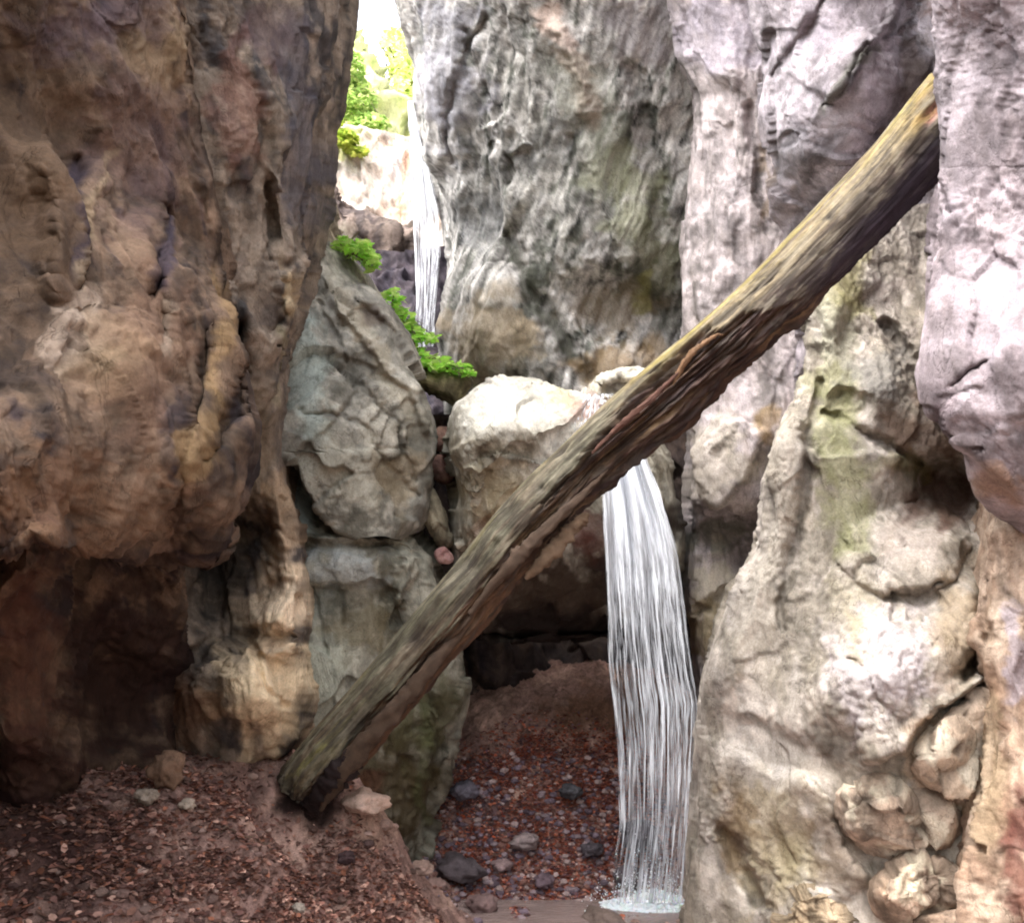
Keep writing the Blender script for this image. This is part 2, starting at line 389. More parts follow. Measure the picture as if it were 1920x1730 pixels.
# ================================================================== THE GORGE
# ---- left cliff, near part
BR1, BR2, BRD = (84, 68, 56), (114, 94, 78), (46, 38, 42)
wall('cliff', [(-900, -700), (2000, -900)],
     [(-900, 300), (-300, 350), (0, 372), (100, 374), (250, 388), (330, 402), (420, 414), (500, 428), (600, 424), (700, 430), (800, 428), (870, 418), (940, 402), (1000, 385), (1060, 350), (1200, 340), (1350, 330), (1500, 320), (1700, 300)],
     [(-200, [1.3, 1.95, 2.65, 3.35, 4.1]), (100, [1.5, 2.2, 2.9, 3.6, 4.3]), (500, [1.5, 2.2, 2.8, 3.55, 4.3]), (800, [1.5, 2.1, 2.65, 3.3, 4.2]), (1000, [1.6, 2.3, 2.9, 3.4, 4.25]),
      (1250, [2.0, 2.7, 3.3, 3.75, 4.5]), (1500, [2.0, 2.7, 3.4, 3.95, 4.6]), (1700, [2.0, 2.7, 3.3, 3.9, 4.6])],
     dict(big=.15, mid=.03, facet=.02, flute=.034, zs=.30, tilt=.30, micro=.008, pit=.005, stainamt=.9, rgh=.5, streak=.5), (BR1, BR2, BRD),
     shp=[('d', 130, 850, 185, 260, 20, .20), ('b', 330, 850, 50, 90, 0, .2), ('b', 200, 120, 190, 160, 0, .16),
          ('s', [(0, 1075), (60, 1010), (150, 1045), (240, 1060), (320, 1078), (380, 1000), (412, 880)][::-1], .0, 8, 80),
          ('s', [(620, 640), (470, 830), (412, 930), (385, 1010), (320, 1078), (240, 1062), (150, 1046), (60, 1012), (-400, 1120)], .85, 10, 600),
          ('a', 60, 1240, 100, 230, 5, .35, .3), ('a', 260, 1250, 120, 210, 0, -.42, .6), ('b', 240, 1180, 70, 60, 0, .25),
          ('b', 60, 1400, 130, 90, 0, .2), ('b', 250, 1430, 60, 40, 0, .15),
          ('c', [(140, 300), (135, 360), (125, 470), (110, 560)], 12, .10), ('c', [(300, 400), (285, 480), (262, 560)], 18, .12),
          ('r', [(60, 220), (90, 380), (75, 540), (60, 600)], 30, .10), ('r', [(180, 280), (130, 420), (100, 560)], 18, .07), ('r', [(270, 500), (300, 600), (295, 700)], 18, .08),
          ('r', [(372, 20), (380, 180), (395, 330), (425, 480)], 22, .10), ('c', [(360, 640), (350, 720), (330, 790)], 14, .12),
          ('c', [(0, 1060), (60, 1012), (150, 1047)], 8, .1), ('c', [(420, 700), (400, 780), (360, 860)], 12, .12)],
     pnt=[('p', 120, 620, 60, 75, -30, (176, 158, 142), .75), ('p', 200, 680, 80, 60, 0, (150, 128, 100), .5), ('p', 90, 930, 150, 110, 0, (116, 84, 60), .6), ('p', 40, 300, 100, 300, 0, (92, 70, 50), .6),
          ('p', 250, 660, 80, 200, 5, (122, 94, 76), .5), ('p', 60, 1250, 90, 220, 0, (86, 54, 40), .7), ('p', 250, 250, 120, 200, 0, (124, 100, 96), .4), ('p', 300, 90, 90, 100, 0, (150, 128, 98), .5),
          ('l', [(145, 300), (130, 360), (120, 480), (110, 560)], 16, (52, 44, 58), .8), ('l', [(300, 400), (290, 480), (260, 570)], 20, (50, 42, 56), .85), ('p', 180, 40, 190, 60, -10, (78, 64, 74), .6),
          ('l', [(200, 280), (150, 400), (95, 580)], 10, (158, 138, 112), .6), ('p', 330, 840, 40, 70, 0, (146, 120, 84), .6), ('p', 260, 1260, 150, 200, 0, (46, 27, 22), .9), ('p', 60, 1500, 200, 120, 0, (50, 26, 22), .8), ('l', [(290, 560), (275, 700)], 12, (120, 108, 96), .6),  # dark red browns paint shade into the recess under the bulge and bottom corner
          ('l', [(420, 480), (395, 620), (360, 780)], 14, (150, 122, 84), .5)],
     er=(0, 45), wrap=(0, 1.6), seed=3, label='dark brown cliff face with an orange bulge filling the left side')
# ---- left cliff, middle part with the pale lower foot
wall('cliff', [(-900, 300), (0, 340), (500, 370), (900, 330), (1500, 250)],
     [(-900, 690), (-300, 665), (0, 652), (60, 648), (110, 640), (180, 628), (250, 612), (330, 608), (380, 598), (440, 590), (520, 584), (600, 570), (660, 558), (720, 550), (840, 541), (900, 545), (1000, 556), (1080, 566), (1150, 570), (1230, 567), (1320, 566), (1380, 555), (1410, 520), (1440, 480), (1500, 460)],
     [(-200, [4.4, 4.6, 4.95, 5.5]), (0, [4.5, 4.7, 5.0, 5.5]), (400, [4.5, 4.7, 4.95, 5.35]), (700, [4.5, 4.65, 4.8, 5.15]), (900, [4.7, 4.85, 4.95, 5.05]), (1050, [4.9, 5.1, 5.0, 5.05]), (1200, [5.0, 5.0, 4.85, 5.0]), (1350, [5.0, 4.9, 4.8, 4.95]), (1500, [5.0, 5.1, 5.2, 5.3])],
     dict(big=.12, mid=.05, facet=.05, flute=.026, zs=.38, tilt=.22, micro=.010), ((110, 98, 88), (142, 128, 114), (54, 54, 60)),
     shp=[('r', [(470, 60), (510, 200), (525, 330), (545, 480), (555, 560)], 26, .14), ('b', 450, 250, 60, 120, 0, .1), ('b', 545, 540, 28, 60, 0, .18),
          ('c', [(500, 340), (505, 400), (520, 440)], 14, .12), ('c', [(590, 380), (575, 470), (540, 500)], 10, .08),
          ('s', [(400, 480), (470, 620), (500, 640), (540, 560)], .12, 6, 60), ('c', [(435, 610), (440, 700), (410, 800), (400, 900)], 14, .18),
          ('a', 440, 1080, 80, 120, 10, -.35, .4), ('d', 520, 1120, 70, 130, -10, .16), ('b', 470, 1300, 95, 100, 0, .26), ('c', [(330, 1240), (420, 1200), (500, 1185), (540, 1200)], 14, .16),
          ('b', 380, 1290, 60, 70, 0, .12), ('c', [(470, 1200), (500, 1290), (540, 1330)], 7, .06), ('b', 530, 1000, 30, 70, 0, .1)],
     pnt=[('l', [(560, 0), (560, 150), (570, 300), (580, 440)], 42, (84, 82, 92), .7), ('p', 440, 200, 60, 150, 0, (118, 84, 72), .6), ('p', 500, 60, 80, 60, 0, (92, 74, 78), .5),
          ('p', 520, 1130, 70, 110, 0, (228, 206, 178), .9), ('p', 500, 1290, 120, 120, 0, (228, 206, 172), .9), ('p', 420, 1060, 70, 110, 0, (44, 42, 40), .8), ('p', 350, 1340, 70, 80, 0, (120, 82, 58), .6),  # cream patches paint the light on the foot into the rock colour
          ('p', 470, 850, 60, 160, 0, (104, 92, 74), .6), ('l', [(440, 560), (435, 660), (420, 780)], 18, (40, 42, 46), .8), ('l', [(520, 600), (515, 760)], 14, (140, 130, 104), .6), ('p', 545, 540, 25, 50, 0, (180, 160, 128), .7),
          ('p', 530, 940, 40, 100, 0, (158, 132, 104), .6), ('p', 500, 1210, 40, 20, 0, (96, 60, 40), .5)],
     er=(0, 38), wrap=(0, 3.0), seed=8, label='middle buttress of the left cliff with a sunlit cream coloured foot')
# ---- slab boulder leaning behind the left cliff
GR1, GR2, GRD = (150, 148, 138), (186, 180, 168), (98, 98, 94)
wall('boulder', [(462, 598), (480, 560), (540, 500), (845, 500), (850, 546), (910, 566), (960, 596), (988, 626), (1006, 668)],
     [(462, 606), (476, 640), (520, 690), (590, 735), (680, 768), (770, 792), (840, 806), (905, 806), (950, 798), (980, 782), (1006, 750)],
     [(462, [6.3, 6.4, 6.6]), (560, [6.0, 6.1, 6.4]), (760, [5.78, 5.85, 6.2]), (900, [5.78, 5.82, 6.1]), (1006, [5.86, 5.88, 6.05])],
     dict(big=.04, mid=.03, facet=.08, facf=2.4, zs=.8, tilt=-.6, micro=.014), ((148, 146, 138), (180, 176, 164), (104, 102, 92)),
     shp=[('s', [(600, 500), (640, 580), (690, 650), (760, 740), (800, 830)][::-1], .09, 5, 60), ('s', [(740, 640), (700, 590), (660, 545)], .06, 4, 30), ('c', [(560, 770), (640, 780), (720, 860), (790, 930)], 4, .03), ('c', [(600, 560), (660, 700), (740, 800), (780, 900)], 5, .04),
          ('a', 690, 600, 30, 22, 40, -.07, .3), ('a', 670, 690, 60, 14, 20, -.06, .4), ('b', 750, 900, 40, 60, 0, -.06)],
     pnt=[('p', 575, 700, 50, 190, -8, (172, 184, 178), .8), ('p', 660, 870, 90, 90, 0, (184, 180, 164), .5), ('p', 690, 600, 32, 22, 40, (92, 80, 74), .8), ('p', 750, 890, 45, 80, -10, (138, 122, 96), .6), ('p', 690, 680, 60, 30, 20, (96, 94, 86), .7), ('l', [(620, 520), (700, 660), (790, 800)], 22, (190, 182, 162), .5)],
     er=(7, 30), wrap=(.4, 1.2), seed=14, kind=None, cat='boulder', label='tall grey slab boulder leaning behind the left cliff, above the dark crack')
wall('rock_wall', [(700, 470), (1700, 430)], [(700, 560), (850, 570), (900, 620), (960, 680), (1000, 768), (1040, 812), (1110, 826), (1200, 850), (1290, 864), (1400, 852), (1500, 818), (1600, 792), (1760, 760)],
     [(700, [6.3, 6.5, 6.6, 6.6]), (840, [5.98, 6.3, 6.5, 6.6]), (960, [5.95, 6.05, 6.25, 6.5]), (1030, [6.1, 5.95, 5.95, 6.1]), (1200, [5.9, 5.85, 5.95, 6.2]), (1350, [5.8, 5.8, 6.0, 6.3]), (1500, [5.9, 5.9, 6.05, 6.4]), (1760, [6.0, 6.0, 6.2, 6.5])],
     dict(big=.08, mid=.05, facet=.07, zs=.6, tilt=.0, micro=.012), ((146, 146, 134), (176, 174, 160), (84, 82, 70)),
     shp=[('s', [(820, 1030), (760, 1004), (690, 1012), (600, 1008), (540, 1004)], .14, 6, 90), ('b', 640, 1060, 90, 40, 0, .06), ('s', [(765, 1110), (700, 1090), (640, 1110), (560, 1100)][::-1], -.08, 6, 60), ('r', [(770, 1000), (765, 1120), (790, 1250)], 14, .08),
          ('b', 620, 1150, 60, 40, 0, -.1), ('c', [(790, 1290), (815, 1400), (790, 1560)], 18, .12), ('c', [(850, 1290), (838, 1400)], 14, .1)],
     pnt=[('p', 640, 1060, 90, 50, 0, (186, 194, 196), .7), ('p', 560, 930, 50, 60, 30, (176, 188, 184), .8), ('p', 600, 1280, 60, 110, 10, (168, 172, 158), .7), ('p', 690, 1180, 90, 60, 20, (104, 92, 66), .7),
          ('p', 620, 1130, 60, 25, 0, (84, 92, 88), .6), ('p', 730, 1480, 110, 130, 0, (74, 62, 38), .9), ('p', 800, 1330, 60, 120, 10, (84, 82, 56), .8), ('l', [(690, 1440), (700, 1560)], 16, (96, 50, 36), .5), ('l', [(800, 1300), (780, 1460), (790, 1560)], 12, (90, 96, 62), .5), ('p', 660, 1420, 60, 30, 0, (110, 106, 84), .6)],
     er=(0, 50), wrap=(1, 3.0), seed=21, label='grey stepped rock wall under the dark crack, mossy towards its foot', kind=None)
# ---- chockstone
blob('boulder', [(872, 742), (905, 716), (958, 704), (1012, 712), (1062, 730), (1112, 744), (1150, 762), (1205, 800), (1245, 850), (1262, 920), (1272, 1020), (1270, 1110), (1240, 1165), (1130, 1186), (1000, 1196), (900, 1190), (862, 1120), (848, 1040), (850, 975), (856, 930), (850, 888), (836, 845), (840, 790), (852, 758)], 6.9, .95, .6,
     dict(big=.04, mid=.03, facet=.08, facf=2.0, zs=1.1, tilt=.5, micro=.016), ((178, 174, 160), (212, 208, 198), (140, 132, 116)),
     shp=[('s', [(1160, 860), (1060, 930), (960, 975), (840, 985)], -.0, 20, 400), ('b', 1060, 1230, 260, 150, 0, -.9), ('b', 1000, 800, 150, 60, 0, .12), ('s', [(860, 880), (930, 850), (1010, 865), (1080, 880)], .05, 4, 40), ('s', [(820, 860), (900, 800), (980, 740), (1010, 690)], .07, 5, 120), ('s', [(1130, 730), (1060, 800), (960, 830), (900, 900), (880, 980)], .06, 5, 100), ('c', [(900, 990), (960, 930), (1040, 900)], 5, .04), ('b', 1150, 780, 40, 40, 0, -.08)],
     pnt=[('p', 960, 770, 120, 60, 0, (228, 226, 216), .7), ('p', 930, 930, 100, 60, 0, (190, 176, 144), .6), ('p', 900, 1010, 80, 40, 0, (140, 110, 82), .6), ('p', 1030, 1130, 260, 130, 0, (66, 52, 42), .95), ('p', 1200, 1050, 90, 160, 0, (62, 50, 48), .95), ('p', 1060, 1190, 260, 60, 0, (40, 32, 30), .95), ('p', 1110, 1000, 40, 50, 0, (98, 52, 44), .7), ('p', 1110, 770, 60, 30, 20, (196, 160, 150), .6), ('p', 1040, 750, 40, 18, 0, (184, 178, 140), .6)],  # light painted pale on the crown, shade painted dark on the underside
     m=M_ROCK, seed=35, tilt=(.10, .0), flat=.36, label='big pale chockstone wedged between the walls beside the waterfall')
blob('boulder', [(768, 704), (800, 690), (850, 694), (884, 712), (878, 740), (866, 768), (830, 748), (790, 728)], 7.4, .3, .4, dict(big=.03, mid=.03, facet=.03, facf=5, zs=1), ((120, 112, 84), (160, 150, 118), (70, 62, 44)),
     seed=41, label='flat ledge rock under the green plants left of the big pale boulder', pnt=[('p', 830, 700, 70, 14, 0, (96, 104, 60), .7)])
blob('boulder', [(1108, 736), (1124, 708), (1158, 693), (1200, 694), (1236, 712), (1240, 750), (1180, 764), (1130, 756)], 6.9, .3, .4, dict(big=.03, mid=.03, facet=.04, facf=5, zs=1), ((196, 190, 176), (226, 222, 206), (120, 116, 110)),
     seed=43, shp=[('a', 1165, 730, 30, 18, 0, -.12, .4)], pnt=[('p', 1165, 732, 32, 18, 0, (90, 86, 84), .7)], label='small rounded grey boulder at the lip of the fall, just above the log')
blob('boulder', [(792, 905), (812, 915), (830, 950), (842, 1000), (842, 1020), (822, 1018), (800, 985), (784, 950)], 6.5, .15, .2, dict(big=.02, mid=.02, facet=.03, facf=5, zs=.6), ((156, 148, 128), (180, 172, 150), (100, 92, 76)),
     seed=44, label='narrow upright stone wedged in the gap left of the big pale boulder')
blob('stone', [(816, 1036), (834, 1028), (848, 1042), (842, 1056), (822, 1054)], 6.4, .08, .1, dict(big=.01, mid=.01, facet=.02, facf=8, zs=1), ((196, 150, 146), (214, 176, 170), (150, 100, 96)), seed=45, cat='stone',
     label='small pinkish stone in the gap just above the log')
for i, (ol, dd, lb) in enumerate([([(812, 856), (850, 850), (862, 880), (840, 905), (815, 895)], 6.9, 'brown chip of rock in the dark gap, upper one'), ([(820, 800), (850, 806), (858, 836), (836, 850), (810, 838)], 7.0, 'reddish block in the dark gap below the ledge rock')]):
    blob('stone', ol, dd, .1, .15, dict(big=.02, mid=.02, facet=.03, facf=6, zs=1), ((112, 84, 76), (140, 112, 98), (70, 52, 50)), seed=46 + i, cat='stone', label=lb)
# ---- cave under the chockstone
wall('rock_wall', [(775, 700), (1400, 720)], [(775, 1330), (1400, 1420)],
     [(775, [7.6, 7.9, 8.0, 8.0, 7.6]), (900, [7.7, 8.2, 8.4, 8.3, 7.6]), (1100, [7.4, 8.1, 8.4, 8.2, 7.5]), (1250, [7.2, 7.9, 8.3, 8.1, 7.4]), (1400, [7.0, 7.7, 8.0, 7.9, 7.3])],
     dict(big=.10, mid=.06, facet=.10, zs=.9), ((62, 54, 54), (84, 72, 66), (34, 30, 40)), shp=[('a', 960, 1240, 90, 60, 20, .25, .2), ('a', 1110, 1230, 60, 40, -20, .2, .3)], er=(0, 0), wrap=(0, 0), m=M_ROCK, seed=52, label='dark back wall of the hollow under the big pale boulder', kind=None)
# ---- central cliff
wall('cliff', [(-900, 640), (-300, 720), (0, 752), (50, 770), (100, 782), (200, 789), (290, 788), (330, 802), (400, 824), (500, 832), (550, 823), (620, 822), (680, 832), (720, 850), (900, 860)], [(-900, 1500), (900, 1440)],
     [(-900, [7.8, 6.8, 6.2, 6.0, 6.6]), (-200, [8.9, 7.7, 7.1, 6.9, 7.3]), (200, [9.2, 8.1, 7.6, 7.5, 7.8]), (420, [9.1, 8.2, 7.8, 7.8, 7.9]), (560, [8.9, 8.1, 7.9, 8.1, 8.0]), (720, [8.7, 8.1, 8.0, 8.2, 8.0]), (900, [8.7, 8.2, 8.1, 8.2, 8.0])],
     dict(big=.16, mid=.012, facet=.012, flute=.024, zs=.30, tilt=-.38, micro=.007, pit=.003, stainamt=1.0, streak=1.0, blotch=.4, rgh=.3), ((162, 161, 158), (190, 188, 186), (108, 110, 104)),
     shp=[('c', [(905, 30), (880, 130), (850, 220), (830, 300)], 6, .10), ('c', [(880, 60), (920, 200), (960, 340)], 8, .08), ('b', 900, 620, 70, 120, 0, .22), ('b', 850, 120, 60, 120, 0, .12), ('s', [(880, 250), (960, 210), (990, 260), (940, 300)], .10, 6, 40),
          ('c', [(960, 440), (1000, 560), (1060, 640), (1090, 700)], 18, .16), ('s', [(1260, 560), (1160, 500), (1070, 480), (990, 440)], .0, 8, 90), ('b', 1140, 430, 90, 70, 20, .18), ('a', 1150, 580, 110, 60, 20, -.25, .5), ('b', 1170, 690, 90, 60, 0, .14),
          ('b', 880, 430, 60, 40, 0, -.14), ('r', [(1040, 30), (1090, 160), (1110, 240)], 14, .12), ('c', [(1180, 120), (1220, 280), (1250, 420)], 16, .10), ('c', [(1080, 260), (1120, 420), (1160, 520)], 14, .08)],
     pnt=[('l', [(1020, 0), (1060, 80), (1090, 150), (1112, 240)], 24, (206, 184, 172), .75), ('l', [(1060, 80), (1140, 300), (1180, 440)], 60, (136, 140, 126), .5), ('l', [(1150, 260), (1200, 420), (1260, 560)], 60, (132, 134, 104), .55), ('l', [(1180, 480), (1230, 560), (1250, 640)], 26, (66, 68, 58), .7),
          ('p', 920, 640, 90, 100, 0, (178, 162, 138), .75), ('l', [(960, 450), (1020, 580), (1080, 690)], 22, (70, 72, 62), .8), ('p', 1150, 580, 90, 50, 0, (136, 120, 98), .6), ('p', 1160, 680, 110, 50, 0, (150, 126, 92), .7), ('p', 890, 420, 60, 60, 0, (120, 122, 124), .6),
          ('p', 840, 130, 70, 170, 0, (186, 186, 198), .7), ('p', 1200, 60, 90, 80, 0, (150, 144, 150), .6), ('p', 1010, 290, 120, 40, -40, (104, 106, 106), .5), ('l', [(1210, 500), (1200, 600)], 14, (140, 138, 84), .6)],  # bluish pale patch at upper left is haze painted onto the rock
     er=(50, 0), wrap=(5, 0), seed=61, label='streaked grey green cliff at the back of the gorge between the two waterfalls')
# ---- right pillar
LV1, LV2, LVD = (176, 168, 172), (208, 198, 202), (128, 120, 122)  # lavender cast of the sky light baked into the right wall colours
wall('cliff', [(-900, 1180), (-300, 1220), (0, 1252), (100, 1268), (180, 1300), (300, 1296), (420, 1280), (560, 1275), (650, 1276), (820, 1286), (950, 1284), (1100, 1281), (1180, 1296), (1270, 1302), (1800, 1296)], [(-900, 1600), (1800, 1560)],
     [(-900, [5.6, 5.2, 5.1, 5.2]), (-100, [6.5, 6.1, 6.0, 6.1]), (300, [6.8, 6.4, 6.3, 6.4]), (700, [6.7, 6.4, 6.3, 6.2]), (930, [6.7, 6.35, 6.3, 6.3]), (1040, [6.9, 6.7, 6.5, 6.4]), (1200, [6.8, 6.6, 6.4, 6.3]), (1800, [6.6, 6.4, 6.3, 6.2])],
     dict(big=.10, mid=.02, facet=.03, flute=.03, zs=.30, tilt=.05, micro=.008, rgh=.6, gain=.88), ((170, 162, 164), (204, 194, 196), (130, 124, 122)),
     shp=[('r', [(1340, 60), (1350, 300), (1340, 520), (1330, 700)], 40, .10), ('c', [(1400, 200), (1425, 320), (1440, 430)], 8, .08), ('s', [(1430, 800), (1400, 900), (1340, 960), (1285, 940)], .12, 6, 90), ('a', 1350, 1005, 60, 26, -10, -.10, .4), ('b', 1330, 880, 50, 70, 0, .12), ('c', [(1290, 1150), (1330, 1140), (1360, 1100)], 8, .08), ('b', 1440, 790, 40, 50, 0, .1)],
     pnt=[('p', 1350, 870, 80, 100, 0, (190, 182, 168), .6), ('p', 1350, 1005, 70, 32, 0, (110, 112, 98), .7), ('p', 1330, 1110, 60, 80, 0, (206, 198, 180), .8), ('p', 1320, 1190, 30, 60, 0, (150, 134, 96), .7), ('p', 1440, 790, 30, 60, 20, (150, 126, 86), .7), ('p', 1350, 50, 120, 90, 0, (196, 188, 204), .6), ('l', [(1430, 260), (1440, 420)], 10, (140, 118, 84), .5)],
     er=(45, 0), wrap=(4, 0), seed=72, label='pale lilac grey rock pillar right of the lower waterfall, behind the log')
# ---- upper right block
wall('cliff', [(-900, 1360), (0, 1404), (100, 1428), (200, 1424), (260, 1440), (330, 1458), (420, 1476), (500, 1482), (620, 1500), (800, 1520)], [(-900, 1850), (800, 1900)],
     [(-900, [4.9, 4.5, 4.5, 4.9]), (-100, [5.7, 5.3, 5.3, 5.7]), (150, [5.8, 5.3, 5.3, 5.9]), (300, [5.9, 5.5, 5.6, 6.0]), (500, [6.0, 5.7, 5.8, 6.0]), (800, [6.0, 5.8, 5.8, 5.9])],
     dict(big=.10, mid=.04, facet=.07, facf=2.2, zs=.7, tilt=-.6, micro=.010, gain=.82), ((164, 156, 162), (202, 194, 202), (118, 112, 116)),
     shp=[('s', [(1650, 70), (1600, 150), (1560, 200)], .12, 5, 60), ('c', [(1630, 90), (1590, 150), (1555, 200)], 6, .06), ('c', [(1560, 0), (1520, 60), (1450, 150)], 8, .06), ('b', 1500, 270, 60, 90, 20, .12), ('a', 1720, 150, 70, 200, 18, -.30, .5), ('c', [(1700, 50), (1660, 75)], 4, .05), ('b', 1520, 380, 50, 50, 0, -.08)],
     pnt=[('p', 1700, 200, 60, 170, 15, (120, 106, 96), .7), ('p', 1490, 290, 50, 60, 0, (140, 138, 144), .6), ('l', [(1640, 80), (1590, 160), (1550, 210)], 14, (116, 116, 108), .7), ('l', [(1460, 300), (1470, 420)], 10, (120, 104, 88), .6), ('p', 1540, 50, 80, 60, 0, (208, 198, 210), .5)],
     er=(40, 0), wrap=(2, 0), seed=83, label='fractured lilac grey rock block at the upper right, behind the top of the log')
# ---- lower right lobe
wall('cliff', [(380, 1600), (440, 1572), (500, 1548), (560, 1530), (640, 1512), (700, 1506), (760, 1482), (820, 1452), (900, 1426), (960, 1420), (1030, 1411), (1100, 1372), (1200, 1336), (1270, 1316), (1350, 1311), (1500, 1300), (1700, 1286), (1900, 1280)],
     [(380, 1950), (1900, 2050)],
     [(380, [5.3, 5.3, 5.3, 5.2]), (700, [5.1, 4.95, 4.95, 4.8]), (860, [5.0, 4.8, 4.85, 4.7]), (1000, [5.0, 4.7, 4.65, 4.5]), (1200, [4.95, 4.55, 4.4, 4.3]), (1400, [4.9, 4.45, 4.25, 4.1]), (1600, [4.9, 4.45, 4.2, 4.0]), (1900, [4.9, 4.4, 4.1, 3.9])],
     dict(big=.10, mid=.03, facet=.04, facf=2.4, zs=.6, tilt=.2, micro=.009, pit=.008, stainamt=.5, blotch=.6, gain=.80), ((172, 164, 152), (202, 194, 186), (126, 118, 102)),
     shp=[('r', [(1500, 700), (1460, 880), (1430, 1050), (1380, 1200), (1350, 1330)], 42, .10), ('c', [(1530, 720), (1510, 860), (1490, 1020), (1460, 1180)], 10, .07),
          ('a', 1775, 930, 80, 56, 10, -.38, .7), ('s', [(1490, 830), (1560, 850), (1640, 845), (1700, 870)], .07, 5, 60), ('c', [(1540, 770), (1600, 800), (1660, 840), (1720, 880)], 7, .08), ('b', 1640, 720, 60, 60, 0, .14), ('a', 1590, 760, 40, 30, 0, -.08, .4),
          ('d', 1700, 1030, 120, 90, -10, .14), ('s', [(1660, 1125), (1720, 1118), (1760, 1095)], -.06, 4, 50), ('c', [(1655, 1122), (1720, 1116), (1765, 1090)], 4, .05), ('b', 1680, 1250, 130, 130, 0, .26), ('s', [(1850, 1270), (1770, 1330), (1700, 1400), (1620, 1420)], .14, 6, 80), ('b', 1800, 1150, 70, 90, 0, .10),
          ('c', [(1845, 1080), (1850, 1180), (1815, 1260)], 16, .2), ('a', 1450, 1400, 120, 40, 20, -.07, .4), ('c', [(1590, 1230), (1620, 1245)], 4, .05), ('b', 1560, 1300, 70, 60, 0, .08), ('c', [(1350, 1560), (1390, 1620), (1420, 1690)], 16, .10), ('b', 1540, 1560, 90, 90, 0, -.10),
          ('s', [(1500, 1440), (1560, 1500), (1580, 1580), (1640, 1640)], .08, 5, 50), ('c', [(1660, 600), (1720, 680), (1740, 760)], 12, .12), ('b', 1560, 600, 30, 60, 0, .1)],
     pnt=[('l', [(1575, 520), (1560, 690), (1570, 820), (1595, 940), (1600, 1060)], 52, (146, 150, 98), .6), ('p', 1620, 1180, 60, 130, -10, (188, 180, 158), .6), ('l', [(1500, 760), (1470, 920), (1430, 1080), (1380, 1230)], 36, (216, 208, 196), .7), ('p', 1660, 1240, 120, 120, 0, (204, 196, 202), .7), ('p', 1700, 1010, 90, 50, 0, (198, 186, 178), .6),
          ('p', 1770, 940, 90, 70, 0, (104, 74, 62), .8), ('p', 1720, 810, 90, 60, 20, (120, 94, 78), .7), ('p', 1640, 700, 60, 60, 0, (146, 144, 140), .7), ('p', 1450, 1560, 110, 160, 0, (170, 156, 124), .6), ('p', 1370, 1560, 40, 120, 0, (124, 100, 72), .6), ('p', 1500, 1620, 60, 60, 0, (170, 160, 130), .5),
          ('p', 1600, 1570, 80, 90, 0, (110, 90, 72), .6), ('p', 1440, 1420, 100, 60, 0, (190, 184, 178), .7), ('p', 1800, 1180, 60, 110, 0, (168, 148, 120), .6), ('l', [(1580, 460), (1600, 600)], 40, (150, 144, 96), .7), ('l', [(1600, 1140), (1610, 1240)], 20, (186, 172, 136), .4), ('p', 1700, 880, 50, 30, 0, (130, 124, 72), .6), ('p', 1560, 620, 60, 70, 0, (182, 178, 170), .5),
          ('p', 1760, 1420, 80, 100, 0, (206, 180, 152), .7)],
     er=(55, 0), wrap=(2.2, 0), seed=91, label='bulging cream and lilac cliff foot on the lower right with a dark pocket')
# ---- near right overhang
wall('cliff', [(-900, 1715), (-300, 1735), (0, 1743), (150, 1750), (230, 1762), (260, 1768), (320, 1774), (345, 1768), (420, 1750), (520, 1736), (620, 1732), (700, 1736), (770, 1752), (800, 1784), (850, 1818), (920, 1846), (960, 1880), (1010, 1930), (1060, 2020)], [(-900, 2700), (1060, 2900)],
     [(-900, [3.3, 2.6, 2.1, 1.6]), (0, [3.9, 3.2, 2.6, 2.0]), (300, [4.0, 3.35, 2.7, 2.1]), (600, [3.9, 3.2, 2.6, 2.0]), (800, [3.85, 3.2, 2.6, 2.0]), (950, [3.9, 3.5, 2.9, 2.3]), (1060, [4.2, 3.9, 3.4, 3.0])],
     dict(big=.10, mid=.03, facet=.03, facf=3, zs=.7, tilt=.2, micro=.010, pit=.010, stainamt=.4, gain=.78), ((168, 156, 162), (200, 190, 198), (128, 118, 122)),
     shp=[('s', [(1770, 780), (1850, 850), (1900, 900), (1960, 940)][::-1], .12, 8, 120), ('c', [(1770, 340), (1780, 400)], 6, .05), ('c', [(1800, 720), (1850, 690)], 5, .04), ('a', 1790, 800, 30, 30, 0, -.06, .5)],
     pnt=[('p', 1790, 800, 40, 50, 30, (104, 88, 96), .8), ('p', 1880, 900, 60, 40, 30, (176, 140, 110), .6), ('p', 1880, 560, 120, 120, 0, (224, 212, 222), .5)],
     er=(50, 0), wrap=(1.4, 0), seed=97, label='near pale pink grey cliff at the right edge above eye level')
# ---- right bottom column
wall('cliff', [(880, 1870), (950, 1852), (1050, 1846), (1100, 1832), (1200, 1818), (1300, 1842), (1400, 1836), (1500, 1826), (1900, 1812)], [(880, 2500), (1900, 2600)],
     [(880, [4.4, 4.2, 4.0]), (1000, [4.15, 3.6, 3.2]), (1400, [4.0, 3.3, 2.8]), (1900, [3.8, 3.1, 2.6])],
     dict(big=.08, mid=.04, facet=.04, flute=.03, zs=.35, micro=.010, gain=.78), ((188, 160, 138), (212, 190, 172), (140, 112, 92)),
     shp=[('c', [(1835, 1080), (1850, 1200)], 10, .08), ('b', 1880, 1250, 50, 120, 0, .06)],
     pnt=[('p', 1900, 1230, 30, 120, 0, (196, 186, 196), .8), ('p', 1850, 1450, 40, 160, 0, (176, 158, 130), .6), ('p', 1910, 1600, 30, 160, 0, (110, 56, 50), .7)],
     er=(30, 0), wrap=(.9, 0), seed=103, label='peach coloured fluted rock column in the lower right corner')
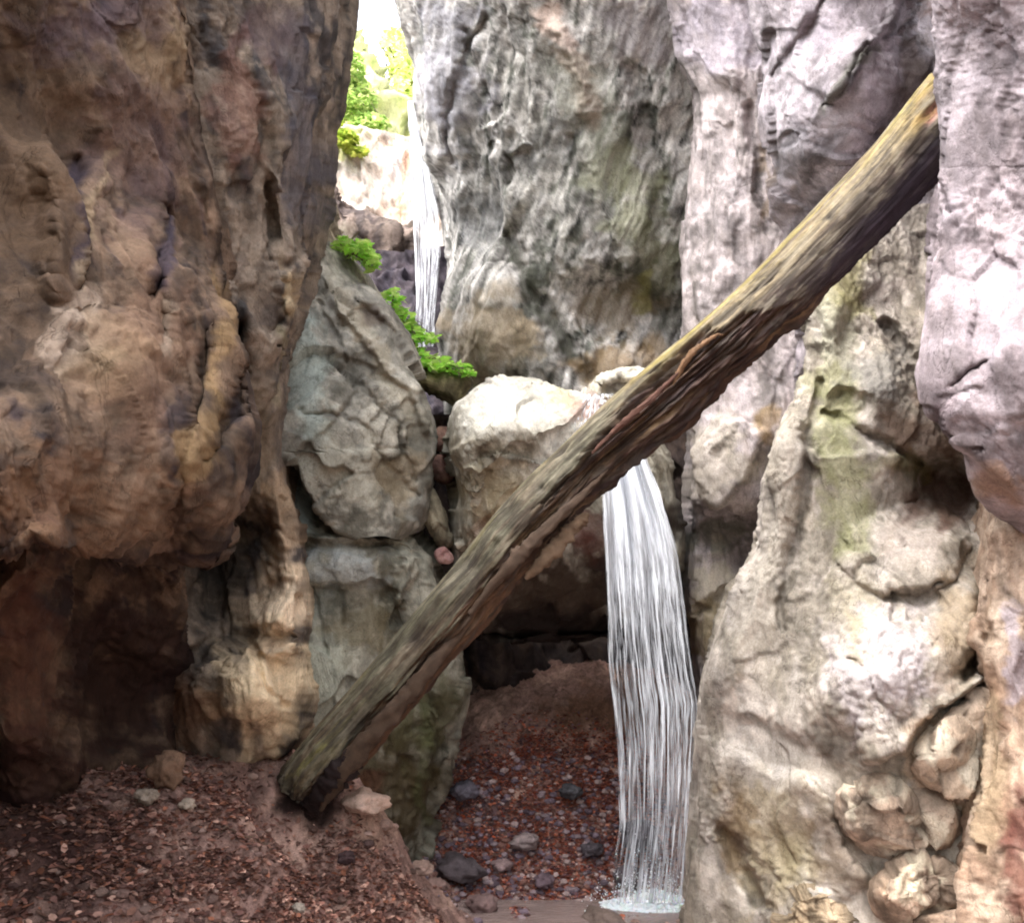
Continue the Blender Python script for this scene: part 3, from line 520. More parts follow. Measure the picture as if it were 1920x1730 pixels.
# ---- boulders at the foot of the right wall
SMALL_LB = ['buff stone touching the low buff boulder at the bottom edge', 'tan stone under the left end of the rounded tan boulder', 'small brown stone under the middle of the rounded tan boulder', 'pale stone against the column, under the right end of the rounded boulder', 'buff stone against the column near the bottom edge, right of the knobbly boulder', 'little tan stone at the left tip of the rounded tan boulder', 'brown stone squeezed under the knobbly tan boulder', 'pale stone resting on top of the knobbly tan boulder', 'leftmost stone of the pile at the foot of the right cliff', 'tiny tan stone beside the column at the level of the rounded boulder', 'smallest brown stone between the wedge boulder and the rounded boulder', 'pale stone wedged left of the knobbly tan boulder']
SMALL = [(1590, 1690, 26), (1645, 1600, 20), (1700, 1600, 22), (1820, 1600, 26), (1836, 1680, 24), (1560, 1570, 16), (1660, 1725, 22), (1770, 1592, 18), (1520, 1650, 22), (1800, 1525, 16), (1690, 1492, 14), (1620, 1640, 18)]
RB = [([(1702, 1408), (1760, 1350), (1830, 1290), (1856, 1300), (1850, 1400), (1822, 1500), (1770, 1496), (1720, 1462)], 4.05, .28, (208, 188, 168), 'wedge shaped peach boulder against the fluted column on the right'),
      ([(1588, 1490), (1640, 1462), (1700, 1474), (1760, 1490), (1818, 1520), (1815, 1560), (1740, 1586), (1650, 1590), (1590, 1560)], 4.1, .28, (196, 176, 158), 'rounded tan boulder below the wedge shaped one on the right'),
      ([(1640, 1660), (1700, 1620), (1770, 1616), (1815, 1650), (1800, 1700), (1720, 1720), (1650, 1712)], 4.0, .25, (200, 176, 154), 'knobbly tan boulder near the bottom right edge'),
      ([(1560, 1600), (1620, 1590), (1660, 1620), (1640, 1660), (1580, 1664), (1548, 1636)], 4.25, .16, (128, 108, 88), 'small brown boulder left of the knobbly tan one'),
      ([(1480, 1680), (1560, 1660), (1640, 1690), (1680, 1760), (1560, 1800), (1470, 1760)], 4.2, .22, (176, 156, 128), 'low buff boulder cut by the bottom edge, right of centre'),
      ([(1700, 1712), (1780, 1706), (1850, 1730), (1850, 1800), (1720, 1810)], 3.9, .2, (184, 160, 140), 'brown boulder cut by the bottom edge near the right corner')]
for i, (ol, dd, tk, c, lb) in enumerate(RB):
    c = np.array(c)
    blob('boulder', ol, dd + .30, tk * .9, .3, dict(big=.05, mid=.06, facet=.09, facf=5, zs=1, micro=.02, gain=.78), (tuple(c), tuple(np.minimum(c + 26, 235)), tuple((c * .55).astype(int))), seed=110 + i, flat=.4, label=lb, pnt=[('p', ol[3][0] - 40, ol[4][1] - 10, 40, 25, 0, tuple((c * .55).astype(int)), .6)])
for i, (x, y, r) in enumerate(SMALL):
    if True: continue
    rr = random.Random(i); k = rr.randint(5, 7); a0 = rr.random() * 6; ol = [(x + r * rr.uniform(.75, 1.3) * 1.2 * math.cos(a0 + 6.283 * j / k), y + r * rr.uniform(.7, 1.2) * math.sin(a0 + 6.283 * j / k)) for j in range(k)]
    c = np.array([(150, 130, 112), (176, 152, 132), (130, 108, 92), (190, 170, 156)][i % 4])
    lb = SMALL_LB[i]
    blob('stone', ol, 4.28 - (x - 1500) * .0007, .13, .2, dict(big=.02, mid=.04, facet=.06, facf=8, zs=1, micro=.015), (tuple(c), tuple(np.minimum(c + 30, 235)), tuple((c * .5).astype(int))), seed=140 + i, flat=.5, cat='stone', label=lb)
# ---- far end of the slot, colours lightened in place of haze glow
wall('cliff', [(250, 560), (520, 540)], [(250, 900), (520, 900)], [(250, [15, 14.5, 14.2, 14]), (380, [14, 13.6, 13.4, 13.2]), (520, [13.6, 13.3, 13.0, 12.8])],
     dict(big=.2, mid=.12, facet=.12, facf=1.4, flute=.05, zs=.4, micro=.02), ((226, 214, 206), (242, 234, 226), (200, 176, 160)), pnt=[('l', [(758, 260), (762, 430)], 12, (206, 160, 134), .7), ('l', [(735, 280), (735, 430)], 10, (160, 156, 160), .6), ('p', 650, 270, 50, 40, 40, (150, 160, 70), .8), ('p', 745, 400, 26, 40, 0, (210, 184, 156), .5)],
     er=(0, 0), wrap=(0, 0), m=M_FAR, seed=120, label='far sunlit cliff beside the upper waterfall')
blob('boulder', [(560, 380), (610, 350), (640, 378), (690, 408), (740, 430), (778, 440), (785, 480), (780, 520), (700, 530), (640, 500), (560, 520)], 12.2, .7, .6, dict(big=.1, mid=.1, facet=.15, facf=1.8, zs=.8), ((96, 84, 82), (132, 118, 110), (58, 50, 52)), m=M_FAR,
     pnt=[('p', 740, 495, 50, 18, 20, (178, 160, 150), .7), ('p', 640, 450, 40, 30, 0, (150, 146, 130), .5)], seed=124, label='dark sloping rock band beneath the far sunlit cliff')
wall('rock_wall', [(470, 600), (1000, 620)], [(470, 900), (1000, 960)], [(470, [11.6, 11.3, 11.2, 11.2]), (600, [11.0, 10.8, 10.6, 10.6]), (800, [10.4, 10.2, 10, 10]), (1000, [9.8, 9.6, 9.5, 9.5])],
     dict(big=.15, mid=.1, facet=.12, facf=2, zs=.6), ((58, 52, 62), (84, 76, 82), (40, 36, 48)), er=(0, 0), wrap=(0, 0), m=M_ROCK, seed=128, label='dark wet rock behind the foot of the upper waterfall', kind=None)
wall('cliff', [(330, 560), (560, 560), (800, 600)], [(330, 612), (470, 640), (520, 665), (600, 640), (800, 660)], [(330, [7.6, 7.6, 7.7]), (500, [7.3, 7.3, 7.4]), (800, [7.1, 7.1, 7.2])],
     dict(big=.1, mid=.06, facet=.08, zs=.6), ((150, 138, 118), (186, 174, 150), (96, 82, 66)), er=(0, 20), wrap=(0, 2), seed=131, label='sliver of tan rock in the slot above the slab boulder')

# unseen gorge wall past the viewer, added to shade the left bank and cliff
gy2, gz2 = np.meshgrid(np.arange(-5, 2.6, .07), np.arange(-.6, 5.2, .07)); gx2 = -2.15 - .25 * np.abs(gy2 - 1) * (gy2 < 1) + .12 * (gz2 - 2)
Pw = np.stack([gx2, gy2, gz2], -1); dw, cw, rw = rock_disp(Pw, dict(seed=3, big=.3)); Pw[..., 0] += dw
Cw = rock_col(Pw, dict(seed=3), BR1, BR2, BRD, cw, rw)
tag(out_mesh('cliff', Pw, grid_faces(*Pw.shape[:2]), Cw, M_ROCK), 'unseen brown side wall of the gorge, added left of the viewer for shade', 'cliff', None, 'structure')
# ================================================================== GROUND
GP = [(-300, 1760, 2.7), (0, 1740, 3.2), (250, 1740, 3.4), (500, 1740, 3.9), (700, 1740, 4.6), (840, 1740, 5.35), (-100, 1600, 3.4), (100, 1620, 3.6), (300, 1620, 3.8), (500, 1620, 4.2), (680, 1620, 4.8),
      (100, 1500, 4.1), (300, 1500, 4.2), (450, 1500, 4.5), (330, 1420, 4.9), (420, 1410, 5.1), (500, 1425, 5.0), (560, 1415, 5.15), (600, 1440, 5.1), (640, 1475, 5.05), (710, 1525, 5.15), (765, 1600, 5.35), (850, 1695, 5.8), (610, 1540, 4.75),
      (870, 1716, 5.95), (1000, 1716, 5.95), (1300, 1716, 5.95), (900, 1800, 5.0), (1300, 1800, 5.0), (1500, 1900, 4.2), (860, 1660, 6.4), (1000, 1680, 6.35), (1150, 1690, 6.3), (1290, 1700, 6.3),
      (850, 1560, 6.75), (1000, 1560, 6.75), (1150, 1560, 6.75), (1290, 1560, 6.8), (900, 1430, 7.1), (1020, 1400, 7.15), (1150, 1420, 7.1), (1280, 1420, 7.1), (950, 1320, 7.55), (1100, 1300, 7.6), (1250, 1310, 7.6)]
G = np.array([un(*p) for p in GP])
EX = [(-3.2, 1.0, .7), (-3.2, 4.5, 1.6), (-1.6, 0.0, .15), (0, 0, 0), (2.5, 0, 0), (0, 2.5, -.05), (2.5, 2.5, -.05), (3, 6, .1), (-3, 8, 1.5), (0, 9.5, 1.6), (2.5, 9, 1.4), (.5, 4, -.08), (-.4, 3.8, .0), (-1.0, 6.7, .4), (-1.2, 7.5, .8)]
G = np.concatenate([G, np.array(EX, float)])
def tps_fit(xy, z, lam=.002):
    n = len(xy); r = np.linalg.norm(xy[:, None] - xy[None], axis=-1); K = np.where(r > 0, r * r * np.log(r + 1e-12), 0) + lam * np.eye(n)
    Pm = np.concatenate([np.ones((n, 1)), xy], 1); A = np.zeros((n + 3, n + 3)); A[:n, :n] = K; A[:n, n:] = Pm; A[n:, :n] = Pm.T
    return np.linalg.solve(A, np.concatenate([z, np.zeros(3)]))
W_ = tps_fit(G[:, :2], G[:, 2])
def gz0(x, y):
    x = np.asarray(x, float); y = np.asarray(y, float); z = W_[-3] + W_[-2] * x + W_[-1] * y
    for k in range(len(G)):
        r = np.hypot(x - G[k, 0], y - G[k, 1]); z = z + W_[k] * np.where(r > 0, r * r * np.log(r + 1e-12), 0)
    return z
gx_, gy_ = np.meshgrid(np.arange(-1.6, -.5, .02), np.arange(3.6, 5.4, .02)); gp_ = np.stack([gx_, gy_, gz0(gx_, gy_)], -1).reshape(-1, 3)
_x, _y, _d = proj(gp_); PIT = gp_[np.argmin(np.hypot(_x - 568, _y - 1492) + 3 * _d)]
def gz(x, y):
    z = gz0(x, y)
    p = np.stack([x, y, np.zeros_like(x)], -1)
    z = z + .05 * fbm(p * 2.2, 4, 200, .55) + .035 * fbm(p * 9, 5, 205, .65)
    f1, f2, fh, idr = worley(p * 9, 210); z = z + .02 * np.clip(.5 - f1, 0, 1) * (idr > .5)
    g = ((x - PIT[0]) / .24) ** 2 + ((y - PIT[1] + .06) / .24) ** 2
    return z - .36 * np.exp(-g ** 1.6)
xs = np.arange(-3.6, 3.2, .014); ys = np.arange(1.6, 8.6, .014)
XX, YY = np.meshgrid(xs, ys); ZZ = gz(XX, YY); P = np.stack([XX, YY, ZZ], -1)
px, py, dp = proj(P)
C = np.empty(P.shape); C[:] = lin((144, 116, 108)); n = fbm(P * 3, 4, 220, .6); C += (lin((176, 146, 134)) - C) * ss(-.2, .5, n)[..., None]
C *= 1.25 * (1 + .35 * fbm(P * 22, 3, 222))[..., None]
C = paint(C, px, py, [('p', 1150, 1340, 160, 55, 0, (140, 104, 84), .8), ('p', 90, 1600, 260, 130, 0, (64, 36, 36), .8), ('p', 1180, 1580, 90, 90, 0, (78, 70, 84), .7), ('p', 900, 1500, 80, 110, 0, (84, 66, 74), .7), ('p', 1100, 1480, 130, 40, 0, (124, 62, 44), .8), ('p', 700, 1550, 50, 60, 30, (176, 146, 128), .5), ('p', 580, 1500, 95, 62, 25, (30, 20, 20), .95)], 5)  # log foot hollow and lower left corner: shade painted into the earth colour
ground = out_mesh('ground', P, grid_faces(*P.shape[:2]), C, M_EARTH)
tag(ground, 'brown earth bank and rubble slope covering the gorge floor', 'ground', None, 'structure')
# wide base sheet, out to the horizon
bx = np.linspace(-60, 60, 60); by = np.linspace(-60, 120, 80); BX, BY = np.meshgrid(bx, by); BZ = -.6 + .1 * noise(np.stack([BX * .2, BY * .2, 0 * BX], -1), 3)
Pb = np.stack([BX, BY, BZ], -1)
tag(out_mesh('terrain', Pb, grid_faces(*Pb.shape[:2]), np.tile(lin((110, 92, 80)), (Pb.size // 3, 1)), M_EARTH), 'bare brown earth beyond the gorge floor', 'ground', None, 'structure')

# ---- leaf litter and gravel
def orient(n):
    a = rng.uniform(0, 2 * math.pi, n); tx = rng.normal(0, .45, n); ty = rng.normal(0, .45, n)
    N = np.stack([tx, ty, np.ones(n)], -1); N /= np.linalg.norm(N, axis=1, keepdims=True)
    T = np.stack([np.cos(a), np.sin(a), np.zeros(n)], -1); T -= N * (T * N).sum(1, keepdims=True); T /= np.linalg.norm(T, axis=1, keepdims=True)
    return T, np.cross(N, T), N
def leaves(pos, size, cols, bend=.25, asp=.6, TBN=None):
    n = len(pos); T, B, N = TBN if TBN else orient(n)
    pat = np.array([(-1, 0, 0), (-.4, -1, .5), (-.4, 1, .5), (.45, -.8, .5), (.45, .8, .5), (1.1, 0, .1)], float)   # six-point leaf, folded along its midrib
    s = size[:, None]; bd = (bend * rng.uniform(-.3, 1.6, n))[:, None]
    V = pos[:, None] + s[:, None] * (pat[None, :, :1] * T[:, None] + pat[None, :, 1:2] * asp * B[:, None] + pat[None, :, 2:3] * bd[:, None] * N[:, None])
    f = np.array([(0, 1, 3, 5), (0, 5, 4, 2)])
    Fq = (np.arange(n) * 6)[:, None, None] + f[None]
    return V.reshape(-1, 3), Fq.reshape(-1, 4), np.repeat(cols, 6, 0)
def litter(name, n, region, size, pal, label, dens=None):
    x = rng.uniform(region[0], region[1], n * 3); y = rng.uniform(region[2], region[3], n * 3)
    z = gz(x, y); P = np.stack([x, y, z], -1); px, py, dp = proj(P)
    keep = (px > -150) & (px < 1400) & (py < 1900)
    if dens is not None: keep &= rng.uniform(0, 1, len(x)) < dens(px, py, P)
    P = P[keep][:n]; P[:, 2] += rng.uniform(.002, .014, len(P))
    pal = np.array([lin(c) for c in pal]); c = pal[rng.integers(0, len(pal), len(P))] * rng.uniform(.8, 1.6, (len(P), 1))
    V, Fq, Cc = leaves(P, rng.uniform(*size, len(P)), c)
    return tag(out_mesh(name, V, Fq, Cc, M_LITTER, smooth=False), label, 'leaf litter', None, 'stuff')
LP = [(150, 116, 104), (132, 92, 80), (156, 114, 100), (188, 150, 134), (108, 74, 66), (96, 70, 62), (90, 60, 52), (140, 92, 72), (120, 88, 80), (84, 62, 58), (116, 84, 72), (100, 72, 66)]
def dl(px, py, P):
    m = ss(-.2, .3, fbm(P * 3.1, 4, 240)) * .85 + .15
    a = (1 - ss(.6, 1.3, ell(px, py, 350, 1680, 620, 230, 8))) * .95 + .2
    return m * a * (ell(px, py, 585, 1490, 75, 50, 20) > 1)
litter('leaf_litter', 42000, (-3.0, .2, 2.6, 5.4), (.005, .024), LP, 'dry pinkish brown leaves scattered over the left bank', dl)
def dr(px, py, P):
    m = ss(-.3, .3, fbm(P * 3.1, 3, 250)); a = 1 - ss(.7, 1.2, ell(px, py, 1050, 1540, 240, 180, 0)); return (m * .7 + .3) * a * (px < 1260)
litter('leaf_litter', 60000, (-.9, 1.5, 6.0, 7.9), (.009, .021), [(150, 96, 84), (172, 124, 108), (104, 78, 78), (132, 84, 70), (156, 84, 64), (176, 104, 80), (112, 56, 48), (92, 70, 80), (184, 130, 108), (128, 100, 104), (150, 72, 44)], 'reddish wet leaves on the rubble slope beside the waterfall', dr)
# ---- loose stones
def ico(sub=2):
    import bmesh
    bm = bmesh.new(); bmesh.ops.create_icosphere(bm, subdivisions=sub, radius=1); v = np.array([q.co[:] for q in bm.verts]); f = np.array([[q.index for q in p.verts] for p in bm.faces]); bm.free(); return v, f
I1, I2, I4 = ico(1), ico(2), ico(4)
def stone_v(c, r, I, seed, sq=(1, .85, .6)):
    v, f = I; a = random.uniform(0, 6.28); w = v * (1 + .35 * noise(v * 1.3 + seed * 5.1, seed)[:, None] + .18 * noise(v * 3.1 + seed, seed)[:, None])
    if len(v) > 500:
        f1, f2, fh, idr = worley(v * 1.4 + seed * 3, seed); w = w * (1 + .16 * fh[:, None] + .04 * fbm(v * 5, 3, seed)[:, None])
    w = w * np.array(sq) * r; ca, sa = math.cos(a), math.sin(a)
    return np.stack([w[:, 0] * ca - w[:, 1] * sa, w[:, 0] * sa + w[:, 1] * ca, w[:, 2]], -1) + c
def gravel(name, n, region, dens, pal, label, size):
    x = rng.uniform(region[0], region[1], n * 4); y = rng.uniform(region[2], region[3], n * 4); P = np.stack([x, y, gz(x, y)], -1); px, py, dp = proj(P)
    k = (rng.uniform(0, 1, len(x)) < dens(px, py, P)); P = P[k][:n]; Vs, Fs, Cs = [], [], []; pal = [lin(c) for c in pal]
    for i, p in enumerate(P):
        r = size[0] + (size[1] - size[0]) * rng.uniform() ** 2.5; v = stone_v(p + np.array([0, 0, r * .2]), r, I1 if r < .02 else I2, i % 97)
        Fs.append((I1 if r < .02 else I2)[1] + sum(map(len, Vs)) if i == 0 else (I1 if r < .02 else I2)[1] + off); 
        Vs.append(v); off = (0 if i == 0 else off) + len(v)
        Cs.append(np.tile(pal[rng.integers(len(pal))] * rng.uniform(.7, 1.2), (len(v), 1)))
    return tag(out_mesh(name, np.concatenate(Vs), np.concatenate(Fs), np.concatenate(Cs), M_STONE, smooth=False), label, 'gravel', None, 'stuff')
gravel('gravel', 3200, (-.9, 1.5, 6.0, 7.9), lambda px, py, P: (1 - ss(.8, 1.25, ell(px, py, 1040, 1570, 240, 150, 0))), [(124, 110, 122), (150, 134, 140), (98, 84, 94), (180, 160, 158), (134, 100, 92)], 'wet grey stones packed over the rubble slope under the boulder', (.007, .034))
gravel('gravel', 700, (-3.2, .2, 2.4, 5.6), lambda px, py, P: .5 * (1 - ss(.8, 1.25, ell(px, py, 450, 1640, 420, 180, 15))) * (ell(px, py, 585, 1490, 75, 50, 20) > 1), [(150, 126, 118), (128, 104, 98), (176, 150, 140), (96, 76, 70)], 'small stones mixed through the leaves of the left bank', (.008, .03))
def place(name, px, py, d, wpx, col, label, seed, sq=(1, .85, .6), cat='stone', sink=.25, group=None):
    p = un(px, py, d); r = wpx / 2 / FPX * d
    p = p + np.array([0, 0, -r * sink * .3])
    v = stone_v(p, r, I4, seed, sq); n = fbm(v * 9, 3, seed); C = lin(col) * (1 + .3 * n)[:, None]
    return tag(out_mesh(name, v, I4[1], C, M_STONE), label, cat, group)
place('stone', 684, 1500, 5.0, 96, (196, 170, 156), 'pale flat stone poking out of the bank right of the log foot', 301, (1.05, .8, .45))
place('stone', 312, 1440, 4.3, 70, (120, 96, 80), 'orange brown stone at the foot of the left cliff', 302, (.8, .8, .95))
place('stone', 275, 1490, 4.15, 46, (150, 138, 126), 'grey stone on the bank left of a pale one', 303)
place('stone', 352, 1505, 4.2, 34, (178, 164, 150), 'small pale stone on the bank below the orange one', 304)
place('stone', 650, 1605, 4.65, 40, (60, 46, 48), 'small dark stone near the edge of the bank', 305)
place('stone', 560, 1700, 4.0, 26, (150, 140, 130), 'small grey stone low on the left bank', 306)
place('stone', 1070, 1480, 6.85, 62, (92, 92, 98), 'dark blue grey slab stone half way up the rubble slope', 307, (1, .7, .4))
place('stone', 985, 1575, 6.6, 52, (150, 136, 136), 'light grey stone in the middle of the rubble slope', 308)
place('stone', 860, 1625, 6.4, 90, (86, 78, 82), 'dark purple grey block at the lower left of the rubble slope', 309, (1, .8, .55))
place('stone', 870, 1480, 6.9, 56, (120, 116, 128), 'grey stone on the upper left of the rubble slope', 310)
place('stone', 1200, 1560, 6.55, 80, (74, 70, 78), 'wet dark stone behind the falling water', 311)
place('stone', 1180, 1640, 6.35, 60, (96, 86, 92), 'wet stone at the splash left of the fall', 312)
place('stone', 905, 1690, 6.0, 70, (128, 106, 104), 'brown stone at the water edge beside the bank', 313, (1, .8, .5))
place('stone', 1130, 1722, 5.74, 120, (112, 98, 92), 'long brown stone lying in the shallow water at the bottom edge', 314, (1.1, .5, .32))
place('stone', 820, 1660, 5.75, 50, (140, 116, 110), 'tan stone on the lower edge of the bank', 315)

for i, (x, y, d, w, c, lb) in enumerate([(720, 1545, 5.1, 34, (150, 126, 116), 'brownish stone on the crest of the bank below the pale flat one'), (752, 1590, 5.25, 28, (120, 98, 92), 'dark stone on the crest of the bank, half way to the water'), (790, 1625, 5.45, 44, (156, 132, 122), 'pale tan stone on the crest of the bank above the water'),
        (690, 1580, 4.9, 24, (92, 74, 72), 'dark pebble on the bank behind the crest'), (742, 1680, 5.0, 38, (132, 108, 100), 'brown stone low on the bank near the bottom edge'), (836, 1690, 5.75, 40, (112, 92, 88), 'dark stone at the very foot of the bank'), (430, 1560, 4.3, 30, (140, 116, 108), 'brown stone in the leaves below the log foot'), (180, 1590, 3.75, 36, (96, 70, 64), 'dark stone in the leaves at the far left'),
        (240, 1690, 3.5, 30, (120, 92, 84), 'brown stone at the bottom edge on the left'), (1020, 1650, 6.4, 44, (112, 96, 104), 'purple grey stone low on the rubble slope'), (940, 1620, 6.5, 38, (140, 120, 120), 'grey stone on the lower left of the rubble slope'), (1110, 1590, 6.55, 40, (84, 78, 84), 'dark stone on the right of the rubble slope')]):
    place('stone', x, y, d, w, c, lb, 330 + i)
for i, (x, y, d, L_, a, lb) in enumerate([(470, 1590, 4.25, .30, .5, 'thin bent twig in the leaves below the log foot'), (300, 1655, 3.75, .24, 2.2, 'short dark twig low on the left bank'), (610, 1650, 4.45, .26, 1.2, 'slim twig lying near the bottom of the bank'), (960, 1530, 6.7, .34, .3, 'thin stick lying on the rubble slope'), (1080, 1620, 6.5, .30, 2.6, 'short stick low on the rubble slope near the fall')]):
    p0 = un(x, y, d); k = np.linspace(-.5, .5, 24); hx = p0[0] + L_ * k * math.cos(a) + .015 * np.sin(k * 9); hy = p0[1] + L_ * k * math.sin(a) + .01 * np.sin(k * 14 + 1)
    ax = np.stack([hx, hy, gz(hx, hy) + .012], -1); rr = .006 * (1.1 - .7 * (k + .5)); an = np.linspace(0, 6.283, 8, endpoint=False)
    up_ = np.array([0, 0, 1.]); sd_ = np.array([-math.sin(a), math.cos(a), 0])
    V = ax[:, None] + (up_ * np.sin(an)[:, None] + sd_ * np.cos(an)[:, None])[None] * rr[:, None, None]
    tag(out_mesh('twig', V, grid_faces(24, 8, True), np.tile(lin((104, 84, 72)), (V.size // 3, 1)), M_LITTER), lb, 'twig')
# ================================================================== WATER
def water_mat():
    m, nt, b = mat('falling_water')
    at = nt.nodes.new('ShaderNodeVertexColor'); at.layer_name = 'Col'
    b.inputs['Base Color'].default_value = (.98, .98, 1, 1); b.inputs['Roughness'].default_value = .3
    b.inputs['Subsurface Weight'].default_value = 0
    uv = nt.nodes.new('ShaderNodeUVMap')
    tr = nt.nodes.new('ShaderNodeBsdfTransparent'); tl = nt.nodes.new('ShaderNodeBsdfTranslucent'); tl.inputs[0].default_value = (.98, .98, 1, 1)
    df = nt.nodes.new('ShaderNodeBsdfDiffuse'); df.inputs[0].default_value = (.90, .93, 1, 1)      # aerated water scatters light from all sides: shade it like an upward facing mist
    geo = nt.nodes.new('ShaderNodeNewGeometry'); va = nt.nodes.new('ShaderNodeVectorMath'); va.operation = 'MULTIPLY_ADD'; nt.links.new(geo.outputs['Normal'], va.inputs[0]); va.inputs[1].default_value = (.45, .45, .45); va.inputs[2].default_value = (-.15, -.35, .8)
    vn = nt.nodes.new('ShaderNodeVectorMath'); vn.operation = 'NORMALIZE'; nt.links.new(va.outputs[0], vn.inputs[0]); nt.links.new(vn.outputs[0], df.inputs['Normal'])
    mx0 = nt.nodes.new('ShaderNodeMixShader'); mx0.inputs[0].default_value = .25; nt.links.new(df.outputs[0], mx0.inputs[1]); nt.links.new(tl.outputs[0], mx0.inputs[2])
    mx = nt.nodes.new('ShaderNodeMixShader'); nt.links.new(at.outputs['Alpha'], mx.inputs[0]); nt.links.new(tr.outputs[0], mx.inputs[1]); nt.links.new(mx0.outputs[0], mx.inputs[2])
    nt.links.new(mx.outputs[0], nt.nodes['Material Output'].inputs[0]); return m
M_WATER = water_mat()
def ribbons(name, items, m, parent=None, origin=None):
    """items: (points Nx3, half widths N, alpha N) -> curved ribbons, thin towards their edges"""
    Vs, Fs, As = [], [], []; off = 0
    for pts, hw, al in items:
        n = len(pts); a = random.uniform(-1.0, 1.0)
        side = np.array([math.cos(a), math.sin(a), 0]); nrm = np.array([side[1], -side[0], 0]); v = np.empty((n, 5, 3))
        for j, e in enumerate((-1, -.5, 0, .5, 1)): v[:, j] = pts + side * hw[:, None] * e + nrm * hw[:, None] * .6 * (1 - e * e)
        Vs.append(v.reshape(-1, 3)); Fs.append(grid_faces(n, 5) + off); off += n * 5
        As.append(al[:, None] * np.array([0, .6, 1, .6, 0])[None])
    o = out_mesh(name, np.concatenate(Vs), np.concatenate(Fs), np.ones((off, 3)), m, parent, origin=origin)
    ca = o.data.color_attributes['Col']; A = np.concatenate([a.ravel() for a in As]); c4 = np.ones((off, 4)); c4[:, 3] = np.clip(A, 0, 1); ca.data.foreach_set('color', c4.astype(F32).ravel())
    return o
def fall(Lx, Rx, y0, y1, d0, d1, n, dens, label, hw=(1.2, 3.2), base=.35, name='waterfall', sheet=True):
    its = []
    for i in range(n):
        u = random.betavariate(1.1, 1.0) if dens == 'even' else random.betavariate(1.5, 1.1)
        a = random.random(); s = y0 + (y1 - y0) * (a ** 1.15 - .06); s = max(s, y0); ln = random.uniform(.03, .17) * (y1 - y0); e = min(s + ln, y1 + 4)
        if i < n * .05: s, e = y0, y1
        m = max(6, int((e - s) / 9)); y = np.linspace(s, e, m); t = (y - y0) / (y1 - y0)
        x = edge(Lx, y) + (edge(Rx, y) - edge(Lx, y)) * u + (5 * (1 - t) + 1) * np.array([noise(np.array([[yy / 60, u * 37, i * .37]]), 5)[0] for yy in y])
        dd = d0 + (d1 - d0) * np.sqrt(t) + random.uniform(-.07, .07)
        P = un(x, y, dd); k = np.sin(np.linspace(0, math.pi, m) ** 1.0) ** .8 + .02
        w = random.uniform(*hw) * (1 + .9 * (1 - t)) / FPX * dd * k
        al = np.clip(random.uniform(.15, 1.15) * (1.2 - .35 * t) * k, 0, 1)
        its.append((P, w, al))
    o = ribbons(name, its, M_WATER); tag(o, label, 'waterfall')
    # translucent sheets of broken streaks, one behind the other
    Y = np.arange(y0, y1 + 2.5, 2.5); U = np.linspace(0, 1, 240)
    for L_ in range(3 if sheet else 1):
        X = edge(Lx, Y)[:, None] + (edge(Rx, Y) - edge(Lx, Y))[:, None] * U[None]; t = ((Y - y0) / (y1 - y0))[:, None] + 0 * X
        X = X + 5 * noise(np.stack([U[None] * 6 + 0 * X, t * 4, 0 * X + L_], -1), 8)
        D = d0 + (d1 - d0) * np.sqrt(np.clip(t, 0, 1)) + .10 * noise(np.stack([U[None] * 9 + 0 * X, t * 3, 0 * X + L_], -1), 7) + (L_ - 1) * .06
        P = un(X, Y[:, None] + 0 * X, D)
        uu = U[None] + .015 * noise(np.stack([U[None] * 12 + 0 * X, t * 9, 0 * X + L_ * 5], -1), 9)
        q1 = fbm(np.stack([uu * 15, t * 4.5, 0 * X + L_ * 3], -1), 3, 61 + L_, .6); q2 = fbm(np.stack([uu * 48, t * 13, 0 * X + L_ * 3], -1), 3, 66 + L_, .65)
        al = base * (.10 + 1.3 * (1 - ss(0, .55, t))) * 1.2 + 1.5 * q1 * (.6 - .2 * t) + 1.25 * q2 * (.62 - .32 * t) - .03
        al = np.clip(al, .0, .85) * (1 - .15 * t)
        if sheet: al = np.maximum(al, 1.0 * (1 - ss(.15, .38, t + .12 * q2 + .10 * q1)))
        else: al = al + .25 * base
        al = al * ss(0, .16, U[None] + .16 * q1 + .05 * q2) * ss(0, .09, 1 - U[None] + .07 * q1 + .03 * q2)
        v = out_mesh('water_sheet', P, grid_faces(*P.shape[:2]), np.ones((P.size // 3, 3)), M_WATER, o)
        c4 = np.ones((P.size // 3, 4)); c4[:, 3] = np.clip(al, 0, .97).ravel(); v.data.color_attributes['Col'].data.foreach_set('color', c4.astype(F32).ravel())
    return o
wf = fall([(780, 1128), (880, 1128), (950, 1130), (1100, 1134), (1250, 1142), (1400, 1158), (1550, 1160), (1692, 1140)], [(780, 1180), (870, 1216), (930, 1238), (970, 1252), (1050, 1272), (1150, 1284), (1280, 1302), (1320, 1310), (1500, 1302), (1692, 1290)],
     780, 1692, 5.92, 5.62, 420, 'right', 'lower waterfall pouring behind the log past the big pale boulder', hw=(.4, 1.2), base=.28)
# water sliding over the shoulder of the boulder
film = fall([(738, 1098), (800, 1075), (850, 1085)], [(738, 1150), (800, 1190), (850, 1215)], 738, 850, 6.0, 5.92, 60, 'even', 'thin sheet of water sliding over the pale boulder toward the lip', base=.05, name='stream', sheet=False)
for k_ in ('label', 'category'): del film[k_]
film['kind'] = 'stuff'; film.parent = wf; film.location = film.location - wf.location
fall([(190, 767), (320, 770), (420, 776), (500, 778), (560, 780), (640, 780)], [(190, 772), (260, 788), (320, 806), (400, 822), (480, 826), (560, 818), (650, 812)], 190, 650, 12.0, 10.4, 60, 'even', 'upper waterfall dropping through the bright slot at the back', base=1.3, hw=(.8, 2.4))
